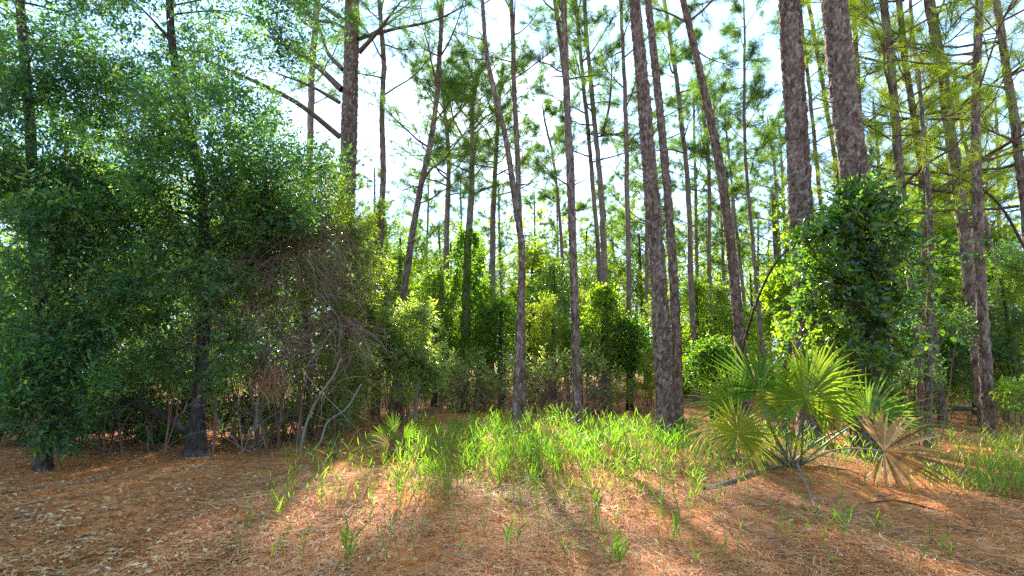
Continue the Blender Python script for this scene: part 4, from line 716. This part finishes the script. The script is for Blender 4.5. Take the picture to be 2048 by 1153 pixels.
dead_log(500, 'broken_snag', 'broken dead pine snag with a splintered top, left of the stout pine', 'snag', [g(1572, 11), (1566, 690, 11), (1557, 580, 11), (1547, 400, 11)], .075, .055, M_pine, True)
dead_log(501, 'leaning_dead_stick', 'dead stick slanting up to the right in front of the broken snag', 'dead stem', [g(1462, 10.8), (1490, 680, 10.6), (1524, 578, 10.3), (1556, 520, 10.1), (1580, 496, 10)], .04, .018, M_oakbark, False, 5)
dead_log(502, 'short_stump', 'short bleached stump with lichen beside the low shrub at the grass edge', 'stump', [g(826, 11.6), (830, 825, 11.6), (833, 795, 11.6)], .055, .04, M_dead, True)
dead_log(503, 'broken_snag', 'thin broken snag between the medium leaning pine and the spindly pine', 'snag', [g(1478, 15), (1472, 600, 15), (1465, 405, 15)], .06, .04, M_pine, True)
dead_log(504, 'arching_branch', 'dark bare stem arching over the shady trees at the right edge', 'dead stem', [(2120, 760, 9.8), (2045, 488, 9.6), (1985, 395, 9.5), (1900, 350, 9.4), (1800, 352, 9.3), (1735, 372, 9.2)], .04, .010, M_oakbark, False, 5)
dead_log(505, 'fallen_branch', 'long thin fallen branch on the shaded litter at the left edge', 'fallen branch', [(-20, 990), (90, 968), (180, 958), (230, 950)], .012, .006, M_dead, False, 2, 6, True)
dead_log(507, 'fallen_log', 'dark rotten log lying in the shade right of the vine mass', 'log', [(1860, 818), (1960, 822), (2080, 815)], .13, .10, M_oakbark, False, 4, 12, True)
dead_log(508, 'fallen_branch', 'thin dark branch lying in the straw below the dead palm fan', 'fallen branch', [(1720, 1018), (1800, 1012), (1880, 1030), (1960, 1062)], .010, .005, M_oakbark, False, 3, 6, True)
dead_log(509, 'dead_palm_stalk', 'pale dry palm stalk lying on the straw below the palmetto', 'palm stalk', [(1598, 970, .10), (1612, 990, .06), (1630, 1020, .01), (1642, 1058)], .016, .008, M_dead, False, 0, 6, True)
dead_log(510, 'fallen_branch', 'grey weathered branch lying left of the palmetto foot', 'fallen branch', [(1410, 985), (1470, 972), (1530, 962), (1575, 958)], .028, .012, M_dead, False, 5, 8, True)
dead_log(511, 'fallen_branch', 'fallen branch at the foot of the dark oak trunk, on the left litter', 'fallen branch', [(180, 905), (260, 902), (330, 908)], .014, .007, M_oakbark, False, 3, 6, True)
dead_log(512, 'fallen_branch', 'brown dry stalk lying in the straw right of the palmetto foot', 'fallen branch', [(1640, 962), (1700, 972), (1760, 985)], .015, .008, M_brown, False, 2, 6, True)

# ------------------------------------------------------------------ palmettos
def fan(buf, rng, hub, axis, nrm, Rr, span, n, droop=.15, cup=.12, sag_tip=.1, tc=.5, ts=.1, split=.42, w=1.6, ragged=.12):
    axis = norm(np.asarray(axis, float)); nrm = norm(np.asarray(nrm, float) - axis * (np.asarray(nrm) @ axis)); side = np.cross(axis, nrm)
    a = np.linspace(-span / 2, span / 2, n) + rng.normal(size=n) * span / n * .22; da = span / n
    t = np.array([0.02, .2, split, .7, .88, 1.0]); K = len(t)
    L = Rr * (1 - .22 * (np.abs(a) / (span / 2)) ** 2) * rng.uniform(1 - ragged, 1 + ragged * .4, n)
    d = np.cos(a)[:, None] * axis + np.sin(a)[:, None] * side; s = -np.sin(a)[:, None] * axis + np.cos(a)[:, None] * side
    hw = np.where(t <= split, t * np.tan(da / 2), split * np.tan(da / 2) * np.clip((1 - t) / (1 - split), 0, 1) ** .8)[None] * Rr * w
    dr = (t ** 2)[None, :, None] * nrm * (cup * Rr) - np.array([0, 0, 1.0]) * ((np.clip(t - .35, 0, 1) ** 2)[None, :, None] * (droop + sag_tip * rng.random((n, 1, 1)) ** 2 * 3) * Rr * 1.5)
    C = hub + d[:, None] * (t[None, :, None] * L[:, None, None]) + dr
    h = hw[:, :, None] * .55 * nrm
    V = np.stack([C - s[:, None] * hw[..., None] + h, C - h, C + s[:, None] * hw[..., None] + h], 2)
    i = (np.arange(n)[:, None] * K + np.arange(K - 1)[None]).reshape(-1, 1) * 3
    q = np.concatenate([i + [[0, 1, 4, 3]], i + [[1, 2, 5, 4]]])
    tn = np.clip(tc + rng.normal(size=(n, 1, 1)) * ts + (t[None, :, None] > .9) * .25, 0, 1) * np.ones((n, K, 3)); buf.add(V, q, None, tn.ravel())
def palmetto(seed, label, base, fronds, name='palmetto'):
    rng = R(seed); t = thing(name, label, 'palm', base)
    for (hx, hy, D, tipx, tipy, face, span, n, Rp, kind, bend) in fronds:
        hub = at(hx, hy, D); tip = at(tipx, tipy, D + face[1]); axis = tip - hub; Rr = Rp * D / F
        fr = bpy.data.objects.new('frond', None); SC.collection.objects.link(fr); fr.parent = t; fr.location = tuple(hub - base)
        b = Buf(); fan(b, rng, hub, axis, np.array([face[0], -1.0, face[2]]), Rr, radians(span), n, *({'live': (.10, .10, .14, .55), 'yellow': (.12, .08, .16, .82), 'dark': (.10, .12, .14, .35), 'dead': (.09, .10, .10, .5), 'shrivel': (.55, .25, .5, .7)}[kind]), w=.55 if kind == 'shrivel' else 1, ragged={'dead': .16, 'shrivel': .3}.get(kind, .12), ts=.22 if kind in ('dead', 'shrivel') else .1)
        b.build('blade', M_palmdead if kind in ('dead', 'shrivel') else M_palm, fr)
        p = Buf(); bb = np.array(base) + rng.normal(size=3) * [.05, .05, 0]; m = (bb + hub) / 2 + np.array(bend)
        P = smooth_path([bb - [0, 0, .05], m, hub + norm(axis) * .02], 14); tube(p, P, np.linspace(.016, .008, 14), 6, .5 if kind != 'dead' else .95); p.build('stalk', M_stalk, fr, True)
    b = Buf()
    for k in range(9):
        a = rng.uniform(0, 2 * pi); d = np.array([cos(a), sin(a), 0]); P = np.array([base + d * .02, base + d * .08 + [0, 0, .07], base + d * .17 + [0, 0, .10]]); tube(b, P, [.03, .025, .010], 6, .5)
    b.build('crown_base', M_brown, t, True); return t
B = floor_at(1592, 958); B[2] = float(gh(B[0], B[1]))
z0 = (0, 0, 0)
palmetto(600, 'large fan palmetto with spiky green fans and one brown dead fan, right foreground', B, [
    (1611, 802, 6.35, 1618, 690, (0.0, .05, .35), 290, 44, 122, 'live', (0, 0, .02)),
    (1628, 772, 6.65, 1665, 670, (.1, .15, .3), 200, 33, 120, 'live', (.0, .05, 0)),
    (1520, 782, 6.7, 1480, 690, (-.2, .1, .3), 200, 33, 118, 'dark', (-.05, .1, .05)),
    (1466, 812, 6.8, 1400, 745, (-.5, .1, .6), 190, 31, 98, 'live', (-.1, .1, .1)),
    (1476, 870, 6.2, 1478, 785, (0, .1, .25), 320, 44, 88, 'yellow', (-.05, -.05, .04)),
    (1738, 834, 6.6, 1745, 735, (.2, .1, .3), 215, 36, 108, 'dark', (0, 0, .03)),
    (1742, 836, 6.7, 1880, 818, (.1, -.1, .9), 80, 15, 140, 'dark', (0, .1, .03)),
    (1768, 902, 6.1, 1856, 905, (.1, -.1, .25), 240, 34, 122, 'dead', (.1, 0, .12)),
    (1432, 862, 6.5, 1372, 880, (-.3, 0, .5), 170, 20, 72, 'shrivel', (-.1, .1, .12)),
    (1526, 806, 6.5, 1548, 840, (.6, -.1, .9), 120, 18, 62, 'live', (-.05, .1, .08)),
    (1582, 862, 6.4, 1578, 905, (.3, 0, .5), 100, 13, 48, 'live', (0, .05, .1)),
    (1575, 815, 6.9, 1560, 720, (-.1, .1, .3), 210, 31, 100, 'yellow', (0, .1, 0))])
B = floor_at(790, 915)
palmetto(601, 'small silvery palmetto at the left end of the grass patch', B, [
    (790, 868, 7.9, 780, 815, (1.2, .1, .5), 70, 10, 52, 'dark', z0), (770, 880, 8.0, 735, 850, (-.9, 0, .9), 75, 9, 42, 'dark', z0), (808, 878, 8.0, 832, 845, (.9, .1, .9), 75, 9, 42, 'dark', z0), (780, 892, 7.8, 735, 890, (0, -.1, .6), 120, 12, 48, 'dead', z0)])
B = at(925, HOR + EYE / 17 * F, 17.0); B[2] = 0
palmetto(602, 'dark green palmetto rising behind the wide low shrub', B, [
    (905, 705, 17, 890, 680, (-.2, .1, .3), 200, 22, 44, 'dark', z0), (945, 703, 17, 955, 676, (.2, .1, .3), 200, 22, 44, 'dark', z0), (925, 712, 16.8, 922, 690, (0, .1, .4), 220, 22, 36, 'live', z0), (885, 712, 17.1, 868, 700, (-.3, .1, .4), 180, 18, 34, 'dark', z0)])

# ------------------------------------------------------------------ grass, straw, leaves
def grass_stems(buf, rng, base, H, nb, Lb, wb, tc=.55, lean=.18, dry=.35, stalk=True):
    N = len(base); d0 = norm(np.stack([rng.normal(size=N) * lean, rng.normal(size=N) * lean, np.ones(N)], 1)); bend = rng.normal(size=(N, 3)) * [.12, .12, 0]
    t = np.linspace(0, 1, 4)
    P = base[:, None] + (d0[:, None] * t[None, :, None] + bend[:, None] * (t ** 2)[None, :, None]) * H[:, None, None]
    if stalk: tubes(buf, P, np.array([[.0026, .0024, .002, .0012]]), 3, np.clip(.15 + rng.random(N) * .3, 0, 1))
    u = (np.linspace(.28, 1.0, nb)[None] + rng.normal(size=(N, nb)) * .05).clip(.15, 1); k = np.minimum((u * 3).astype(int), 2); fr = (u * 3 - k)[..., None]
    ix = np.arange(N)[:, None]; S = P[ix, k] * (1 - fr) + P[ix, k + 1] * fr
    az = rng.uniform(0, 2 * pi, (N, 1)) + np.arange(nb)[None] * pi + rng.normal(size=(N, nb)) * .5
    up = rng.uniform(.8, 1.9, (N, nb)); h = np.stack([np.cos(az), np.sin(az), up], -1); h = norm(h); L = (Lb * rng.uniform(.6, 1.2, (N, nb)) * (.7 + .3 * H / H.mean())[:, None])[..., None]
    q = np.linspace(0, 1, 4); Q = S[..., None, :] + h[..., None, :] * (L[..., None, :] * q[:, None]) - np.array([0, 0, 1.0]) * (q ** 2)[:, None] * L[..., None, :] * rng.uniform(0, .45, (N, nb, 1, 1))
    W = wb * np.array([.55, 1.0, .75, .04]) * rng.uniform(.7, 1.25, (N, nb, 1)); sd = norm(np.stack([-np.sin(az), np.cos(az), rng.normal(size=az.shape) * .4], -1))
    tn = np.clip(tc + rng.normal(size=(N, 1)) * .13 + rng.normal(size=(N, nb)) * .12 - (u < .45) * dry * rng.random((N, nb)) * 1.6, 0, 1)
    ribbons(buf, Q.reshape(-1, 4, 3), W.reshape(-1, 4), sd.reshape(-1, 3), tn.ravel())
def scatter_px(rng, n, x0, x1, y0, y1):
    x = rng.uniform(x0, x1, n); y = rng.uniform(y0, y1, n); a = (x - 1024) / F; bb = (576.5 - y) / F; dz = SP + bb * CP; tt = -EYE / dz
    wx, wy = a * tt, (CP - bb * SP) * tt; return np.stack([wx, wy, gh(wx, wy)], 1), x, y
rng = R(700); gb = Buf()
def patch(n, x0, x1, y0, y1, keep, H, nb, Lb, wb, tc, **kw):
    p, x, y = scatter_px(rng, n, x0, x1, y0, y1); clump = .5 + .5 * np.sin(p[:, 0] * 2.3 + 1) * np.sin(p[:, 1] * 1.9) + .25 * np.sin(p[:, 0] * 6 + p[:, 1] * 5); k = rng.random(n) < keep(x, y) * (.55 + .7 * np.clip(clump, 0, 1)); p = p[k]
    grass_stems(gb, rng, p, rng.uniform(*H, len(p)), nb, Lb, wb, tc, **kw)
ell = lambda x, y, cx, cy_, rx, ry: np.clip(1.2 - 1.2 * np.sqrt(((x - cx) / rx) ** 2 + ((y - cy_) / ry) ** 2), 0, 1)
patch(3800, 740, 1540, 860, 990, lambda x, y: np.maximum(ell(x, y, 1130, 898, 480, 75), .04), (.16, .50), 6, .21, .011, .68)
patch(1500, 700, 1560, 900, 1040, lambda x, y: np.maximum(ell(x, y, 1120, 930, 480, 100), .08), (.12, .36), 5, .17, .009, .45)
patch(600, 1380, 1900, 880, 990, lambda x, y: np.maximum(ell(x, y, 1620, 930, 260, 60), .10), (.15, .42), 5, .18, .010, .5)
patch(1100, 1850, 2120, 880, 1000, lambda x, y: np.clip((x - 1860) / 150, .1, .9), (.12, .34), 6, .18, .007, .32)
patch(420, 480, 1900, 960, 1150, lambda x, y: np.full(len(x), .45), (.08, .30), 4, .14, .010, .5)
patch(350, 560, 900, 900, 1010, lambda x, y: np.full(len(x), .5), (.12, .35), 4, .18, .010, .5)
patch(220, 820, 1560, 825, 865, lambda x, y: np.full(len(x), .4), (.10, .32), 5, .2, .012, .5)
patch(700, 760, 1560, 845, 1000, lambda x, y: np.maximum(ell(x, y, 1120, 915, 430, 75), .15), (.18, .55), 4, .20, .007, .08, lean=.35)
patch(260, 1500, 2060, 880, 1000, lambda x, y: np.full(len(x), .5), (.15, .45), 4, .18, .007, .08, lean=.35)
tag(gb.build('grass', M_grass), 'tall bright green blady grass growing in the sunny clearing', None, None, 'stuff')
# taller single shoots in the foreground
for i, (x, y, h, nb, lb) in enumerate([(558, 1040, .30, 6, 'lone grass shoot on the straw, farthest left of the foreground shoots'), (842, 1010, .48, 7, 'dark broad-bladed grass shoot below the silvery palmetto'), (800, 1010, .42, 7, 'grass shoot with upright blades just left of the dark broad-bladed one'), (1150, 1012, .45, 7, 'tall grass shoot standing in the bright dry straw of the middle'), (1027, 1110, .20, 5, 'short yellow-green grass shoot low in the middle foreground'),
      (1388, 1020, .60, 9, 'tallest foreground grass shoot, left of the palmetto'), (1195, 1055, .38, 6, 'yellow-tipped grass shoot right of the dry straw patch'), (1690, 1095, .26, 6, 'small grass shoot below the pale dry palm stalk'), (1340, 1085, .28, 6, 'small grass shoot low between the clearing pine and the palmetto'), (690, 1120, .25, 7, 'sprawling grass shoot at the bottom, left of centre'), (1225, 1148, .2, 7, 'green grass tuft cut by the bottom edge')]):
    p = floor_at(x, y); p[2] = float(gh(p[0], p[1])); b = Buf(); rng2 = R(720 + i)
    grass_stems(b, rng2, p + rng2.normal(size=(3, 3)) * [.025, .025, 0], h * np.array([1, .75, .6]), nb, .22, .016, .55, lean=.12, dry=.1)
    b2 = Buf(); b2.v = [v - p for v in b.v]; b2.q, b2.t, b2.tint, b2.qm, b2.tm, b2.n = b.q, b.t, b.tint, b.qm, b.tm, b.n
    o = b2.build('grass_shoot', M_grass); o.location = tuple(p); tag(o, lb, 'grass', 'single grass shoots in the foreground')

rng = R(740); s = Buf()
def straw(n, x0, x1, y0, y1, L, w, tc, ts, lift=.03, keep=None):
    p, x, y = scatter_px(rng, n, x0, x1, y0, y1)
    if keep is not None: k = rng.random(n) < keep(x, y); p = p[k]; n = len(p)
    k = rng.random(n) < .35 + .65 * np.clip(.5 + np.sin(p[:, 0] * 3.1 + 1.7 * np.sin(p[:, 1] * 2.2)) * .45 + .5 * np.sin(p[:, 1] * 4.3 + p[:, 0] * 1.3), 0, 1); p = p[k]; n = len(p)
    az = rng.uniform(0, 2 * pi, n) + .5 * np.sin(p[:, 0] * 2 + p[:, 1]); d = np.stack([np.cos(az), np.sin(az), rng.normal(size=n) * .10], 1); l = L * rng.uniform(.5, 1.3, n)[:, None]; sd = np.stack([-np.sin(az), np.cos(az), 0 * az], 1)
    bow = sd * rng.normal(size=(n, 1)) * .12 * l; p[:, 2] += rng.random(n) * lift + .006
    tt = np.array([-.5, 0, .5]); P = np.stack([p + d * l * a + (bow if a == 0 else 0) for a in tt], 1)
    ww = w * (1 + np.linalg.norm(p, axis=1) / 9)[:, None] * np.array([[.7, 1.0, .3]])
    ribbons(s, P, ww, norm(sd + rng.normal(size=(n, 3)) * [0, 0, .5]), np.clip(tc + rng.normal(size=n) * ts, 0, 1))
straw(36000, -120, 2170, 905, 1200, .19, .0028, .45, .25)
straw(15000, 400, 2170, 980, 1200, .16, .0026, .55, .28, .05)
straw(9000, 640, 2170, 800, 910, .22, .003, .4, .25)
straw(4200, 760, 1500, 915, 1060, .26, .005, .85, .14, .07, lambda x, y: ell(x, y, 1100, 980, 330, 75))
tag(s.build('pine_straw', M_straw), 'fallen reddish pine needles and dry grass matted over the ground', None, None, 'stuff')
rng = R(750); s = Buf()
def litter(n, x0, x1, y0, y1, L, keep=None, tc=.55):
    p, x, y = scatter_px(rng, n, x0, x1, y0, y1)
    if keep is not None: k = rng.random(n) < keep(x, y); p = p[k]; n = len(p)
    p[:, 2] += .008 + rng.random(n) * .025; az = rng.uniform(0, 2 * pi, n); d = np.stack([np.cos(az), np.sin(az), rng.normal(size=n) * .28], 1); ll = L * rng.uniform(.5, 1.25, n)
    leaves(s, rng, p, d, ll, ll * rng.uniform(.35, .6, n), np.clip(tc + rng.normal(size=n) * .26, 0, 1), 0, True, .5, np.tile([0, 0, 1.0], (n, 1)))
litter(11000, -150, 800, 880, 1200, .055, lambda x, y: np.clip(1.15 - np.clip(x, 0, 2000) / 800, .1, 1))
litter(2600, 500, 2150, 960, 1200, .045, None, .7)
litter(1500, -100, 620, 835, 900, .06)
tag(s.build('leaf_litter', M_litter), 'dry brown fallen leaves scattered thickest over the left foreground', None, None, 'stuff')



rng = R(760); s = Buf(); p, x, y = scatter_px(rng, 260, -150, 2150, 850, 1190); p[:, 2] += .015
az = rng.uniform(0, 2 * pi, 260); P, _ = wander(rng, p, np.stack([np.cos(az), np.sin(az), 0 * az + .05], 1), rng.uniform(.08, .45, 260), 5, .18); P[:, :, 2] = gh(P[:, :, 0], P[:, :, 1]) + .012 + rng.random((260, 1)) * .02
tubes(s, P, np.linspace(1, .5, 5)[None] * rng.uniform(.003, .008, (260, 1)), 4, rng.random(260))
tag(s.build('fallen_twigs', M_twig), 'short dry twigs strewn over the straw', None, None, 'stuff')
